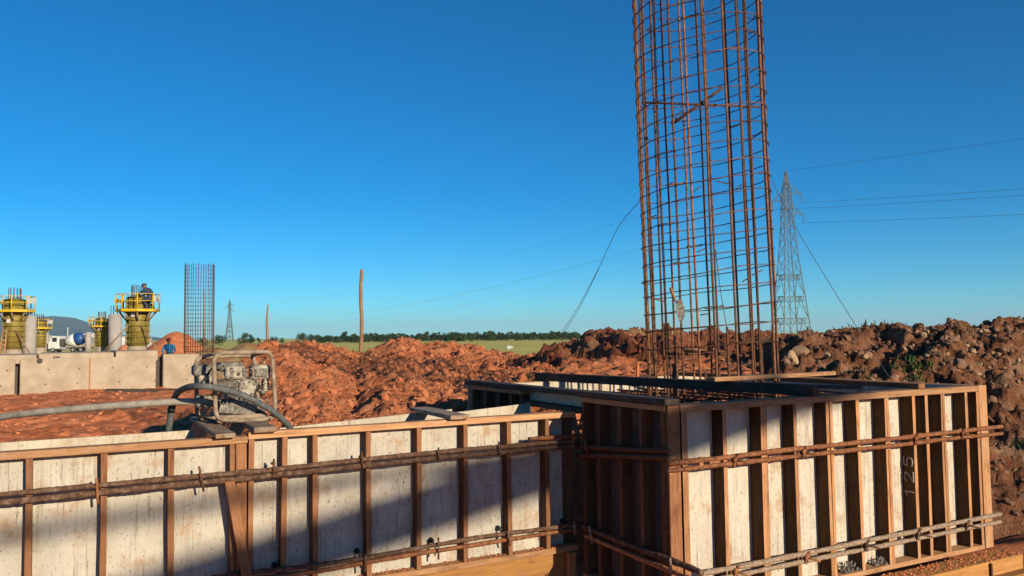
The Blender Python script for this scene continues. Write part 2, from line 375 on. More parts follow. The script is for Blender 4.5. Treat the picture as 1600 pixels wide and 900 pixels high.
# ------------------------------------------------------------------ numpy noise for the earth
def _h(i, j, s):
    h = (i.astype(np.int64)*374761393 + j.astype(np.int64)*668265263 + s*974711) & 0x7fffffff
    h = ((h ^ (h >> 13))*1274126177) & 0x7fffffff
    return ((h ^ (h >> 16)) & 0xffff)/65535.0
def vn(x, y, s):
    i = np.floor(x); j = np.floor(y); fx = x-i; fy = y-j; fx = fx*fx*fx*(fx*(fx*6-15)+10); fy = fy*fy*fy*(fy*(fy*6-15)+10)
    a = _h(i, j, s); b = _h(i+1, j, s); d = _h(i, j+1, s); e = _h(i+1, j+1, s)
    return (a*(1-fx)+b*fx)*(1-fy) + (d*(1-fx)+e*fx)*fy
def fbm(x, y, s, o=5, r=.5):
    v = 0; a = 1; tot = 0
    for k in range(o):
        v = v + a*(vn(x, y, s+k*17)-.5); tot += a; a *= r; x = x*2.03+11.3; y = y*2.03-7.7
    return v/tot*2
def worley(x, y, s):
    i = np.floor(x); j = np.floor(y); best = np.full(x.shape, 9.); idv = np.zeros(x.shape)
    for di in (-1, 0, 1):
        for dj in (-1, 0, 1):
            a = i+di; b = j+dj; px = a+_h(a, b, s); py = b+_h(a, b, s+5)
            d = np.hypot(px-x, py-y); k = d < best; best = np.where(k, d, best); idv = np.where(k, _h(a, b, s+9), idv)
    return best, idv
def clods(x, y, s, size):
    d, k = worley(x/size, y/size, s); return np.clip(1-(d/.75)**2, 0, 1)*(.3+.9*k)
def sheet(name, xs, ys, Zg, mat, smooth=True):
    X, Y = np.meshgrid(xs, ys); n = X.size; nx, ny = len(xs), len(ys)
    co = np.stack([X, Y, Zg], -1).reshape(-1, 3).astype(np.float32)
    idx = np.arange(n).reshape(ny, nx); q = np.stack([idx[:-1, :-1], idx[:-1, 1:], idx[1:, 1:], idx[1:, :-1]], -1).reshape(-1, 4)
    me = bpy.data.meshes.new(name); me.vertices.add(n); me.vertices.foreach_set('co', co.ravel())
    me.loops.add(q.size); me.loops.foreach_set('vertex_index', q.ravel().astype(np.int32)); me.polygons.add(len(q))
    me.polygons.foreach_set('loop_start', np.arange(0, q.size, 4, dtype=np.int32)); me.polygons.foreach_set('loop_total', np.full(len(q), 4, dtype=np.int32))
    me.polygons.foreach_set('use_smooth', np.full(len(q), smooth)); me.update(calc_edges=True); me.validate(); me.materials.append(mat)
    o = bpy.data.objects.new(name, me); COL.objects.link(o); return o
def sm(x): x = np.clip(x, 0, 1); return x*x*(3-2*x)
def stn(X, Y):
    dx = X-NB.x; dy = Y-NB.y; return dx*u.x+dy*u.y, dx*c.x+dy*c.y

# ---- ground: one sheet to the horizon, fine near the works
def ramped(a, b, step, far):
    core = np.arange(a, b+1e-6, step); up = [b]; d = step
    while up[-1] < far: d *= 1.22; up.append(up[-1]+d)
    dn = [a]; d = step
    while dn[-1] > -far: d *= 1.22; dn.append(dn[-1]-d)
    return np.concatenate([np.array(dn[1:][::-1]), core, np.array(up[1:])])
gx = ramped(-23, 6, .09, 9000); gy = ramped(8, 37, .09, 9000)
GX, GY = np.meshgrid(gx, gy)
def ground_z(X, Y):
    r = np.hypot(X, Y-15); fade = 1/(1+(r/45)**2)
    z = (.16*fbm(X*.35, Y*.35, 3, 4) + .10*fbm(X*1.6, Y*1.6, 8, 5) + .05*clods(X, Y, 4, .5))*fade
    rg = np.clip(1-np.abs(Y-(20+.35*X+2*fbm(X*.2, X*0, 9, 2)+4))/1.0, 0, 1)      # a churned strip across the clearing
    z = z + rg*.42*np.clip(.3+fbm(X*1.2, Y*1.8, 21, 5, .65), 0, 1)*fade
    r2_ = np.clip(1-np.abs(Y-(18.5+.30*X+1.6*fbm(X*.25, X*0, 19, 2)+3))/.9, 0, 1); z = z + r2_*.30*np.clip(.1+fbm(X*1.5, Y*2.2, 25, 5, .7), 0, 1)*fade
    z = z + .09*(-np.abs(fbm(X*.9, Y*1.4, 27, 5, .65))*2+.4)*fade
    s, t = stn(X, Y)
    flat = sm((np.minimum(np.maximum(-t-.2, 0)+np.maximum(s-4.0, 0)+np.maximum(t-2.6, 0), 2))/1.2)
    return z*(.25+.75*flat) - .05
tag(sheet('ground', gx, gy, ground_z(GX, GY), GROUND), kind='structure')

# ------------------------------------------------------------------ big heaps of dug earth
def colx(X, Y): return 800 + FPX*X/np.maximum(Y, .1)/math.cos(PITCH)*.9985
def hor(x): return 532.2 - .0115*(x-500)
def crest_z(xp, yp, D): return EYE + (hor(xp)-yp)*D/FPX
def red_heap():
    xs = np.arange(-6.8, 3.4, .036); ys = np.arange(6.4, 24, .042); X, Y = np.meshgrid(xs, ys); px = colx(X, Y)
    pts = [(230, 720, 12), (300, 650, 12.5), (345, 602, 13), (375, 572, 13.5), (395, 557, 14), (419, 546, 15), (441, 541, 16), (466, 537, 17), (494, 540, 18), (519, 543, 18), (540, 549, 18), (556, 555, 17.5), (575, 550, 17), (600, 541, 17), (622, 535.5, 17), (641, 539, 17), (659, 546, 17), (681, 539, 17), (712, 544, 17), (744, 551, 16), (775, 556, 15.5), (800, 562, 15), (835, 563, 14.5), (880, 566, 14)]
    p = np.array(pts); Yc = np.interp(px, p[:, 0], p[:, 2]); zc = np.interp(px, p[:, 0], crest_z(p[:, 0], p[:, 1], p[:, 2]))
    a = X/Y; Yf = 7.35/(.877-.48*a)
    zf = np.interp(px, [250, 320, 400, 470, 560, 700, 760, 900], [-.5, -.15, .55, .9, 1.0, 1.05, 1.15, 1.3])
    k = np.clip((Y-Yf)/np.maximum(Yc-Yf, .5), 0, 1); z = zf + (zc-zf)*np.where(k < 1, k**.8*(1.0), 1)
    z = np.where(Y > Yc, zc-(Y-Yc)*.5, z); z = np.where(Y < Yf, zf-(Yf-Y)*1.8, z)
    z = z*1.0 - 1.0*sm((330-px)/110)
    amp = sm((px-300)/90)
    wx = X+.35*fbm(X*.9, Y*.9, 40, 3); wy = Y+.35*fbm(X*.9, Y*.9, 45, 3)
    sp = sm(fbm(X*.6, Y*.6, 90, 3)*2+.6)
    z = z - .01 + .74*amp*((.16*fbm(wx*.55, wy*.55, 12, 3)) + .10*(np.abs(fbm(wx*1.7, wy*1.7, 14, 6, .62))*-2+.4) + .10*fbm(X*3.1, Y*3.1, 18, 5, .7) + sp*(.03*clods(wx, wy, 3, .5) + .04*clods(wx, wy, 6, .2)) + .05*fbm(X*7, Y*7, 22, 3, .8) + .05*(-np.abs(fbm(X*4.2, Y*4.2, 29, 4, .6))*2+.5) + .035*clods(X, Y, 9, .115) + .035*fbm(X*9, Y*9, 19, 3, .7) + .09*fbm(X*2.6+.8*Y, Y*.5-.2*X, 24, 4, .6))
    z = np.where(z < -.3, -.3, z)
    return xs, ys, z
HX, HY, HZ = red_heap()
tag(sheet('earth_heap', HX, HY, HZ, SOIL_HEAP), 'long lumpy red earth heap behind the pump and low formwork', 'earth heap')
def sample(xs, ys, Zg, x, y):
    i = (x-xs[0])/(xs[1]-xs[0]); j = (y-ys[0])/(ys[1]-ys[0]); i = min(max(int(i), 0), len(xs)-2); j = min(max(int(j), 0), len(ys)-2)
    return float(Zg[j, i])

def ridge():
    xs = np.arange(-.6, 9.0, .05); ys = np.arange(8.6, 24, .06); X, Y = np.meshgrid(xs, ys); px = colx(X, Y)
    pts = [(780, 575, 14), (830, 556, 14.5), (860, 545, 15), (884, 537.6, 15.5), (900, 533, 15.5), (919, 521, 15.5), (938, 520, 15.5), (960, 518, 15.5), (1000, 520, 16), (1012, 523, 16), (1043, 517, 16), (1060, 521, 16), (1074, 529, 17), (1107, 524, 18), (1126, 523, 18), (1154, 522, 18), (1180, 519, 18), (1197, 523, 18), (1216, 526, 18), (1260, 524, 18), (1400, 516, 18)]
    p = np.array(pts); Yc = np.interp(px, p[:, 0], p[:, 2]); zc = np.interp(px, p[:, 0], crest_z(p[:, 0], p[:, 1], p[:, 2]))
    a = X/Y; Yf = (4.555+3.95)/(.877-.48*a); Yf = np.minimum(Yf, 13.2)
    zf = np.interp(px, [800, 900, 1250], [.9, .75, .5])
    k = np.clip((Y-Yf)/np.maximum(Yc-Yf, .5), 0, 1); z = zf + (zc-zf)*(k**.75)
    z = np.where(Y > Yc, zc-(Y-Yc)*.45, z); z = np.where(Y < Yf, zf-(Yf-Y)*1.6, z)
    sl = sm((k-.02)*4)*sm((1-k)*3)
    q = (X*.94+Y*.55); g1 = fbm(q*1.5, (Y-X*.4)*.22, 31, 4); g2 = fbm(q*3.4, (Y-X*.4)*.4, 35, 3)
    tp = .35+.65*sm((k-.45)*4)
    z = z - .05 + sl*(.46*(-np.abs(g1)*2+.4) + .26*(-np.abs(g2)*2+.4)) + .10*fbm(X*.8, Y*.8, 51, 4) + .08*fbm(X*3, Y*3, 55, 5, .7) + tp*(.05*clods(X, Y, 23, .42) + .05*clods(X, Y, 26, .2)) + .05*(-np.abs(fbm(X*4.2, Y*4.2, 39, 4, .6))*2+.5) + .045*clods(X, Y, 28, .12) + .025*fbm(X*8, Y*8, 59, 2)
    z = np.where(z < -.3, -.3, z)
    return xs, ys, z
RX, RY, RZ = ridge()
tag(sheet('earth_ridge', RX, RY, RZ, SOIL_RIDGE), 'gouged brown and red earth ridge directly behind the tall rebar cage', 'earth heap')

def bank():
    xs = np.arange(2.6, 14.5, .038); ys = np.arange(4.5, 19, .042); X, Y = np.meshgrid(xs, ys); px = colx(X, Y)
    s, t = stn(X, Y); t_ = t-3.8
    q1 = .45*(s-3.95)+.89*(t-.6); q = np.minimum(q1, 2.0*np.maximum(s-3.95, t-3.75))
    pts = [(1150, 545), (1200, 532), (1223, 525), (1264, 519), (1287, 523), (1302, 515), (1343, 510), (1389, 507), (1420, 505), (1456, 506), (1475, 502), (1489, 499), (1505, 503), (1517, 507), (1540, 507), (1550, 501), (1571, 500), (1600, 503), (1700, 506)]
    p = np.array(pts, float); yc = np.interp(px, p[:, 0], p[:, 1])
    Qc = 5.4
    a = X/np.maximum(Y, .1); Yc = (Qc+8.03)/(.997-.032*a); zc = EYE + (hor(px)-yc)*Yc/FPX
    k = np.clip(q/Qc, 0, 1); z = -.05 + (zc+.05)*(k**.85)
    over = np.clip(q-Qc, 0, 99); z = np.where(q > Qc, zc-over*.22, z); z = np.where(q < 0, -.05+q*.5, z)
    z = z*sm((t+2.2)/2.2) - .3*sm((-t-.9)/1.5)
    kk = sm((q-.3)/1.2)*sm((t+1.5)/2)
    wx = X+.5*fbm(X*.7, Y*.7, 60, 3); wy = Y+.5*fbm(X*.7, Y*.7, 64, 3)
    cr = sm((1.12-k)*3)
    z = z - .20*kk + kk*(.34*fbm(wx*.45, wy*.45, 71, 3)*(.2+.8*cr) + .34*(-np.abs(fbm(wx*.75, wy*.75, 74, 6, .62))*2+.4)*(.12+.88*cr) + .14*fbm(X*2.6, Y*2.6, 76, 5, .75)*(.5+.5*cr) + .035*clods(wx, wy, 79, .22) + .07*(-np.abs(fbm(X*4.0, Y*4.0, 69, 4, .65))*2+.5) + .05*clods(X, Y, 81, .12) + .04*fbm(X*9, Y*9, 89, 2))
    z = z + (1-kk)*.05*clods(X, Y, 84, .3)
    # a hollow dug beside the corner of the box
    hx, hy = L(4.45, .35, 0).x, L(4.45, .35, 0).y
    z = z - .5*np.exp(-(((X-hx)/.7)**2+((Y-hy)/.6)**2))
    return xs, ys, np.where(z < -1.0, -1.0, z)
BX, BY, BZ = bank()
tag(sheet('rubble_bank', BX, BY, BZ, SOIL_BANK), 'tall brown bank of rubble and clods to the right of the box formwork', 'earth bank')

def mound(name, label, cx, cy, rx, ry, h, mat, seed, step, z0=0, rough=.25, flat=1.3):
    xs = np.arange(cx-rx*1.25, cx+rx*1.25, step); ys = np.arange(cy-ry*1.25, cy+ry*1.25, step); X, Y = np.meshgrid(xs, ys)
    d = np.hypot((X-cx)/rx, (Y-cy)/ry)+.10*fbm(X/rx*1.5, Y/rx*1.5, seed, 3)
    z = z0 + h*(1.04-np.sqrt(np.clip(d, 0, 2)**2*1.0+.03)**flat) + rough*fbm(X*.8, Y*.8, seed+5, 5) + rough*.35*clods(X, Y, seed+8, .7)
    return tag(sheet(name, xs, ys, np.where(z < z0-.5, z0-.5, z), mat), label, 'earth heap')
P = atD(276, 556, 66)
mound('earth_heap', 'smooth conical red earth heap behind the right yellow column form', P.x, 66, 3.3, 6, 2.95, SOIL_HEAP, 5, .14, 0, .10, 1.25)
mound('earth_heap', 'small red earth pile at the foot of the right hand grey column', atD(196, 550, 58).x, 58, 1.3, 2, 1.9, SOIL_HEAP, 15, .1, 0, .12)
P = atD(385, 545, 40)
mound('earth_heap', 'straw coloured low earth ridge with dry grass beyond the pump', P.x, 40, 3.2, 4, 1.95, SOIL_TAN, 25, .11, 0, .22)
P = atD(330, 545, 46)
mound('earth_heap', 'low red and tan earth mound under the far rebar cage', P.x+.4, 46, 2.7, 3, 1.75, SOIL_TAN, 28, .11, 0, .2)

# ------------------------------------------------------------------ formwork panels
def wp(a, t, z): return L(a, t, z)
def panel(name, label, cat, group, a0, a1, t, z0, z1, studs, depth=.09, sw=.036, rail=(.045, .045), along='s', face=0, sheets=None, wood=None, railm=RAIL, ply=PLY, plyx=(0, 0), sgn=1):
    """upright form panel: studs' front edges on plane t (along='s') or on plane s=t (along='t'); the sheet lies 'depth' behind"""
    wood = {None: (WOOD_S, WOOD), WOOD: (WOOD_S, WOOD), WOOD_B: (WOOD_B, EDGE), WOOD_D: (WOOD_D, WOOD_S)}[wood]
    T = (lambda a, d, z: L(a, t+d*sgn, z)) if along == 's' else (lambda a, d, z: L(t+d*sgn, a, z))
    ea = u if along == 's' else c; ed = (c if along == 's' else u)*sgn
    th = thing(name, label, cat, tuple(T((a0+a1)/2, depth, z0)), 0, group)
    def bx(nm, A0, A1, d0, d1, Z0, Z1, mat, bev=.003, vert=False, lean=0):
        mb = MB(); p0 = T((A0+A1)/2, (d0+d1)/2, Z0); p1 = T((A0+A1)/2+lean, (d0+d1)/2, Z1)
        if vert: mb.beam(p0, p1, A1-A0, d1-d0, ed)
        else: mb.beam(T(A0, (d0+d1)/2, (Z0+Z1)/2), T(A1, (d0+d1)/2, (Z0+Z1)/2), d1-d0, Z1-Z0, Z)
        return mb.build(nm, mat, th, bev)
    for (b0, b1) in (sheets or [(a0+plyx[0], a1+plyx[1])]):
        mb = MB(); mb.box(T((b0+b1)/2, depth+.009, (z0+z1)/2-.003), ea, ed, Z, b1-b0-.003, .018, z1-z0-.006)
        k = len(mb.g); o3 = Vector((random.uniform(0, 9), 0, random.uniform(0, 9)))
        mb.g = [Vector(((v-NB).dot(ea), 0, v.z)) + o3 for v in mb.v]
        mb.build('plywood_sheet', ply, th)
    bx('top_rail', a0, a1, -.004, depth-.001, z1-rail[0], z1, railm)
    bx('bottom_rail', a0, a1, -.004, depth-.001, z0, z0+rail[1], railm)
    for q in studs:
        x0, w = (q[0], q[1]) if isinstance(q, tuple) else (q, sw)
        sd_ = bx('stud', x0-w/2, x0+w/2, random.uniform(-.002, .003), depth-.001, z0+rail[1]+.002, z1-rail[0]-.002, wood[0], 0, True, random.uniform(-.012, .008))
        sd_.data.materials.append(wood[1])                       # light put into the colours: brighter front edges, darker side faces
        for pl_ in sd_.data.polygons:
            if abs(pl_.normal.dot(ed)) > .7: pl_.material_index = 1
    return th
TA = 1.16
zA = 1.467
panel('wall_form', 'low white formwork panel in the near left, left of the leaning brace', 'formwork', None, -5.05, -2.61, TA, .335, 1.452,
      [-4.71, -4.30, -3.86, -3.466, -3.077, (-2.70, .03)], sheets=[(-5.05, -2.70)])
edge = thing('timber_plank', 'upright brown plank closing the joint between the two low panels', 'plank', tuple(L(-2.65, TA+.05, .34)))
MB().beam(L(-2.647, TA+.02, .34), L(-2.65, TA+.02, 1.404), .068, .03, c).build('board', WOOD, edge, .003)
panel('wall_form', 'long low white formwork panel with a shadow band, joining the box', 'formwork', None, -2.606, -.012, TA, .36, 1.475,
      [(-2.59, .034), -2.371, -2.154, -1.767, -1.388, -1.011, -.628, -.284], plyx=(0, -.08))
panel('wall_form', 'sunlit front panel of the tall box formwork with closely set studs', 'formwork', None, .112, 3.555, 0, .15, 1.598,
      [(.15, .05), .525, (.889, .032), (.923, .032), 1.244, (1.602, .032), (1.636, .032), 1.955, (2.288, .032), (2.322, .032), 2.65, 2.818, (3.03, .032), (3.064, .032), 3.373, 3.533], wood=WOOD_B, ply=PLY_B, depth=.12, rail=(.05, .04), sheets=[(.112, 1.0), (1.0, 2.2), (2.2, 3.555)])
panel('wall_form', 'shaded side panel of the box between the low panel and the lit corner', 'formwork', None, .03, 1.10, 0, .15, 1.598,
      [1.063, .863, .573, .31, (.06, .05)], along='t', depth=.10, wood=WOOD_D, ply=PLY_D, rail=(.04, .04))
cb = thing('timber_plank', 'lit upright board on the near corner of the box formwork', 'plank', tuple(L(.055, 0, .15)))
MB().beam(L(.055, .014, .15), L(.055, .014, 1.598), .104, .026, c).build('board', WOOD, cb, .003)
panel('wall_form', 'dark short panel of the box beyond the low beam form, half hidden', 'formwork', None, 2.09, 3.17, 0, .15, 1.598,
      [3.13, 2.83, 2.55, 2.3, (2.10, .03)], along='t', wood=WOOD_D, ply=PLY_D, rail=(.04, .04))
# the opening where the beam runs into the box: sheet strip and rail above it
op = thing('form_strip', 'narrow shaded white sheet strip above the opening where beam meets box', 'formwork', tuple(L(.09, 1.6, 1.3)))
MB().box(L(.099, 1.595, 1.55), c, u, Z, .97, .018, .095).build('plywood_sheet', PLY_B, op)
MB().beam(L(.05, 1.11, 1.48), L(.05, 2.08, 1.487), .085, .042).build('bottom_rail', WOOD_DARK, op, .003)
panel('wall_form', 'far panel of the box, its white inner face towards the cage', 'formwork', None, .0, 3.66, 3.32, .15, 1.598,
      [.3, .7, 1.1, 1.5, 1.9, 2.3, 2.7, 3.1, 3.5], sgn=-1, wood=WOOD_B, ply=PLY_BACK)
panel('wall_form', 'right side panel of the box formwork facing the rubble bank', 'formwork', None, .03, 3.19, 3.67, .15, 1.596,
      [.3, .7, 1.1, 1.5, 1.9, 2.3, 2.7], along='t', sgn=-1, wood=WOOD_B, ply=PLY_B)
rp = thing('timber_post', 'thick pale post closing the right end of the box front', 'post', tuple(L(3.62, 0, .15)))
MB().beam(L(3.625, .02, .152), L(3.617, .02, 1.602), .115, .05, c).build('board', RAIL, rp, .004)
# inner (back) panels of the beam form: their lit inner faces show above the front rail
TB = 1.90
for (x0, x1, y0, y1, ex, lab) in [(0, 303, 692, 672, (-1.1, 0), 'left inner sheet of the beam form, pale strip behind the near panel'),
                                  (437, 655, 669, 645, (0, .3), 'middle inner sheet of the beam form, pale strip beside the pump hose'),
                                  (735, 828, 641.5, 630, (-.25, 0), 'short inner sheet of the beam form running to the box')]:
    s0, z0 = onT(x0, y0, TB); s1, z1 = onT(x1, y1, TB)
    b = thing('inner_form', lab, 'formwork', tuple(L((s0+s1)/2, TB, .4)))
    mb = MB(); A = L(s0+ex[0], TB, 0); B_ = L(s1+ex[1], TB, 0); k0 = z0+(z1-z0)/(s1-s0)*ex[0]; k1 = z1+(z1-z0)/(s1-s0)*ex[1]
    pts = [A+Z*.4, B_+Z*.4, B_+Z*k1, A+Z*k0]; mb.prism(pts, c*.018); o3 = Vector((random.uniform(0, 9), 0, 0))
    mb.g = [Vector(((v-NB).dot(u), 0, v.z))+o3 for v in mb.v]; mb.build('plywood_sheet', PLY_BACK, b)
    n = max(2, int((s1+ex[1]-s0-ex[0])/.45))
    for i in range(n):
        f = (i+.5)/n; a = (s0+ex[0])*(1-f)+(s1+ex[1])*f
        MB().beam(L(a, TB+.065, .4), L(a, TB+.065, min(k0, k1)-.03), .036, .088, c).build('stud', WOOD, b)

fl = thing('timber_plank', 'added dark board painting shade into the open gap beside the box', 'plank', tuple(L(-.03, TA+.13, .3)))
MB().beam(L(-.03, TA+.13, .0), L(-.03, TA+.13, 1.47), .13, .02, c).build('board', WOOD_D, fl, .003)  # dark board added in the open gap, where there is only shade
# leaning brace, base boards
br = thing('timber_brace', 'rough diagonal timber brace leaning across the low panel joint', 'brace', tuple(L(-2.6, TA-.04, .3)))
s0, z0 = onT(358, 750, TA-.025); s1, z1 = onT(388, 905, TA-.07)
MB().beam(L(s0, TA-.03, z0), L(s1+.01, TA-.10, z1-.10), .062, .022, c).build('board', WOOD, br, .003)
bb = thing('base_board', 'yellow sunlit base board below the low panel', 'plank', tuple(L(-1.3, TA, 0)))
MB().beam(L(-3.6, TA+.045, .19), L(-.12, TA+.045, .205), .03, .30).build('board', WOOD_YEL, bb, .004)
blk = thing('timber_block', 'short upright wood block at the right end of the base board', 'wood block', tuple(L(-.07, TA, 0)))
MB().beam(L(-.075, TA+.02, -.05), L(-.075, TA+.02, .355), .075, .085, c).build('block', WOOD_YEL, blk, .004)
led = thing('base_timber', 'long soil strewn timber ledge at the foot of the box front', 'timber', tuple(L(2, -.2, 0)))
MB().beam(L(.0, -.115, .065), L(3.74, -.115, .065), .22, .128).build('board', WOOD_YEL, led, .006)
lb = thing('base_timber', 'lower timber baulk below the soil strewn ledge', 'timber', tuple(L(2, -.2, 0)))
MB().beam(L(.6, -.20, -.035), L(3.95, -.16, -.02), .30, .06).build('board', WOOD_YEL, lb, .006)
wedge = thing('timber_wedge', 'thin dark upright wedge against the ledge near the right end', 'wood block', tuple(L(3.2, -.22, 0)))
MB().beam(L(3.25, -.236, .0), L(3.25, -.236, .12), .02, .02, c).build('block', WOOD_DARK, wedge)
mb = MB()
for i in range(900):
    a = random.uniform(.2, 3.75); d = -random.random()**.8*.21
    if a > 3.6 or random.random() < .75: mb.rock(L(a, d, .131+random.uniform(-.004, .004)), random.uniform(.004, .017), 1, .4, (1, 1, .7))
tag(mb.build('soil_crumbs', CLOD), kind='stuff', label='red soil crumbs strewn on the timber ledge')
mb = MB()
for i in range(420):
    a = random.uniform(-2.55, -.06); mb.rock(L(a, TA+random.uniform(.0, .085), .406+random.uniform(-.003, .004)), random.uniform(.003, .011), 1, .4, (1, 1, .7))
tag(mb.build('soil_crumbs', CLOD), kind='stuff', label='soil crumbs lying on the bottom rail of the low panel')
mb = MB()
for i in range(150):
    a = random.uniform(-4.3, -.1); z_ = random.choice([random.uniform(.42, 1.40), random.gauss(1.13, .05), random.gauss(.52, .05)])
    mb.rock(L(a, TA+.089, z_), random.uniform(.003, .008), 1, .4, (1, .35, random.uniform(1, 2.6)))
tag(mb.build('mortar_splashes', CRUST_PALE), kind='stuff', label='mortar splashes stuck on the low white panels')
def gheap(x, y, n, r, lab):
    s_, z_ = onT(x, y, .05); th = tag(thing('gravel_heap', lab, 'gravel', tuple(L(s_, .05, .17))))
    mb = MB()
    for i in range(n):
        a = random.uniform(-1, 1); b = random.uniform(-1, 1); h = max(0, 1-abs(a)**1.5)
        mb.rock(L(s_+a*r, .045+b*.035, .19+random.random()*h*r*.85), random.uniform(.005, .012), 1, .3)
    tag(mb.build('stones', GRAVEL, th), kind='stuff')
gheap(1326, 888, 170, .10, 'pale gravel heap caught in a bay at the box foot')
gheap(1374, 887, 80, .08, 'flatter grey gravel scatter in the next bay right at the box foot')

# planks lying across
def plank(lab, A, B, w, h, mat=WOOD_GREY, name='timber_plank', cat='plank'):
    th = thing(name, lab, cat, tuple((Vector(A)+Vector(B))/2)); MB().beam(A, B, w, h).build('board', mat, th, .004); return th
sa, za = onT(352.5, 678.5, 1.10); sb, zb = onT(312, 660.5, 1.98)
PZ = .030
plank('short plank under the left side of the pump, across the beam form', L(sa, 1.09, 1.456+PZ/2), L(sb+.01, 2.12, 1.505), .125, PZ)
sa2, za2 = onT(414, 671, 1.12); sb2, zb2 = onT(378, 655, 1.98)
plank('thicker grey plank under the right side of the pump, across the beam form', L(sa2, 1.10, 1.478+PZ/2), L(sb2, 2.12, 1.505),   .15, .036)
sa3, za3 = onT(716, 650.5, 1.14); sb3, zb3 = onT(657, 639.5, 1.93)
plank('grey plank laid across the middle of the long low beam form', L(sa3, 1.10, 1.478+PZ/2), L(sb3, 1.98, 1.495), .16, PZ)
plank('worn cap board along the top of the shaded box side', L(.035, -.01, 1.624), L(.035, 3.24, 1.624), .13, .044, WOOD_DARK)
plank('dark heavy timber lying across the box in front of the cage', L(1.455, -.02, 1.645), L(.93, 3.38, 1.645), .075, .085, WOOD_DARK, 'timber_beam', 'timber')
plank('pale plank on the box in front of the cage foot, off the dark timber', L(1.12, .80, 1.709), L(2.72, .90, 1.709), .10, .036, RAIL)
plank('reddish board running front to back near the right of the box', L(2.80, .02, 1.624), L(2.77, 3.3, 1.624), .09, .044, WOOD)
plank('short dark offcut lying beside the front rail of the box', L(1.62, .16, 1.66), L(2.1, .10, 1.64), .08, .03, WOOD_DARK)
mat_ = thing('rebar_mat', 'dark reinforcement mat just below the top of the box', 'rebar', tuple(L(1.8, 1.6, 1.4)))
for i in range(11):
    t_ = .25+i*.28; MB().tube([L(.2, t_, 1.45), L(3.5, t_, 1.45)], .011, 6).build('rebar', RUST_DARK, mat_)
for i in range(11):
    s_ = .3+i*.31; MB().tube([L(s_, .2, 1.472), L(s_, 3.15, 1.472)], .011, 6).build('rebar', RUST_DARK, mat_)

# ------------------------------------------------------------------ waler bars and ties
def bar(lab, pts, r, mat, name='waler_bar', ribs=True, cat='steel bar', wob=.003):
    P_ = []
    for i in range(len(pts)-1):
        A, B = Vector(pts[i]), Vector(pts[i+1]); n = max(2, int((B-A).length/.022)) if ribs else 8
        for k in range(n): P_.append(A.lerp(B, k/n))
    P_.append(Vector(pts[-1])); o = random.uniform(0, 50)
    rr = []
    for i, p in enumerate(P_):
        P_[i] = p + Vector((mnoise.noise(p*1.5+Vector((o, 0, 0))), mnoise.noise(p*1.5+Vector((0, o, 0))), mnoise.noise(p*1.5+Vector((0, 0, o)))))*wob*2
        rr.append(r*(1+(.045*(1 if i % 2 else -1) + .26*mnoise.noise(p*11+Vector((o, 0, 0))) + .12*mnoise.noise(p*31)) if ribs else r))
    ob = MB().tube(P_, rr, 9).build(name, mat)
    return tag(ob, lab, cat)
def A_(x, y, d=-.022): s_, z_ = onT(x, y, TA+d); return L(s_, TA+d, z_)
def line(pts, d): return [A_(x, y, d) for x, y in pts]
e0 = lambda p, q: p + (p-q).normalized()*1.25
def ext(P_): return [e0(P_[0], P_[1])] + P_
bar('mortar crusted bar, upper one of the top pair across the low panels', ext(line([(0, 773), (400, 735.5), (740, 701), (905, 689)], -.024)), .0175, CRUST)
bar('mortar crusted bar, lower one of the top pair across the low panels', ext(line([(0, 785.5), (400, 746), (740, 710), (905, 696)], -.026)), .0195, CRUST)
bar('short brown bar lying above the top pair, next to the box', line([(826, 686), (909, 680)], -.03), .017, RUST)
bar('upper one of the bottom pair of bars across the low panels', line([(330, 903), (497, 883), (657, 856), (760, 838), (911, 817)], -.02), .0165, CRUST)
bar('rust red lower one of the bottom pair of bars across the low panels', line([(330, 913), (497, 893), (657, 864), (760, 848), (907, 826)], -.022), .0165, RUST)
def C_(x, y, s_=-.02): t_, z_ = onS(x, y, s_); return L(s_, t_, z_)
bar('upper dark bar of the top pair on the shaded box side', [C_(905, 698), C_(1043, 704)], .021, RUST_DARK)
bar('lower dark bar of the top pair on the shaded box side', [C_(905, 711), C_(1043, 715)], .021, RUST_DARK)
bar('grey bar sloping down the shaded box side and past its lit corner', [C_(911, 823), C_(1098, 895)], .021, CRUST)
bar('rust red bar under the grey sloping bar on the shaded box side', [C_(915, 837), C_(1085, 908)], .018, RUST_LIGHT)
def B_pts(pts, d): return [L(onT(x, y, d)[0], d, onT(x, y, d)[1]) for x, y in pts]
bar('thin top rod of the upper set across the box front', B_pts([(1058, 709.5), (1200, 698), (1559, 656)], -.012), .008, RUST, ribs=False)
bar('middle rusty bar of the upper set across the box front', B_pts([(1043, 724.5), (1200, 707), (1566, 666.5)], -.02), .0185, RUST)
bar('lowest rusty bar of the upper set across the box front', B_pts([(1043, 736), (1200, 717.5), (1566, 677)], -.02), .0175, RUST)
bar('thin top rod of the lower set across the box front', B_pts([(1070, 884), (1200, 866), (1548, 796.6)], -.012), .008, RUST, ribs=False)
bar('pale crusted middle bar of the lower set across the box front', B_pts([(1094, 897), (1200, 877), (1563, 803)], -.02), .020, CRUST_PALE)
bar('pale crusted lowest bar of the lower set across the box front', B_pts([(1080, 914), (1200, 889), (1563, 815)], -.02), .018, CRUST_PALE)
ta = thing('steel_plate', 'rusty welded plates joining upper bars at the lit box corner', 'steel plate', tuple(L(.03, -.02, 1.18)))
MB().box(L(.02, -.006, 1.19), u, c, Z, .055, .008, .13).build('plate', RUST_LIGHT, ta)
MB().box(L(.27, -.018, 1.185), u, c, Z, .035, .02, .085).build('plate', RUST_LIGHT, ta)
MB().box(L(.40, -.018, 1.185), u, c, Z, .10, .012, .02).build('plate', RUST_LIGHT, ta)
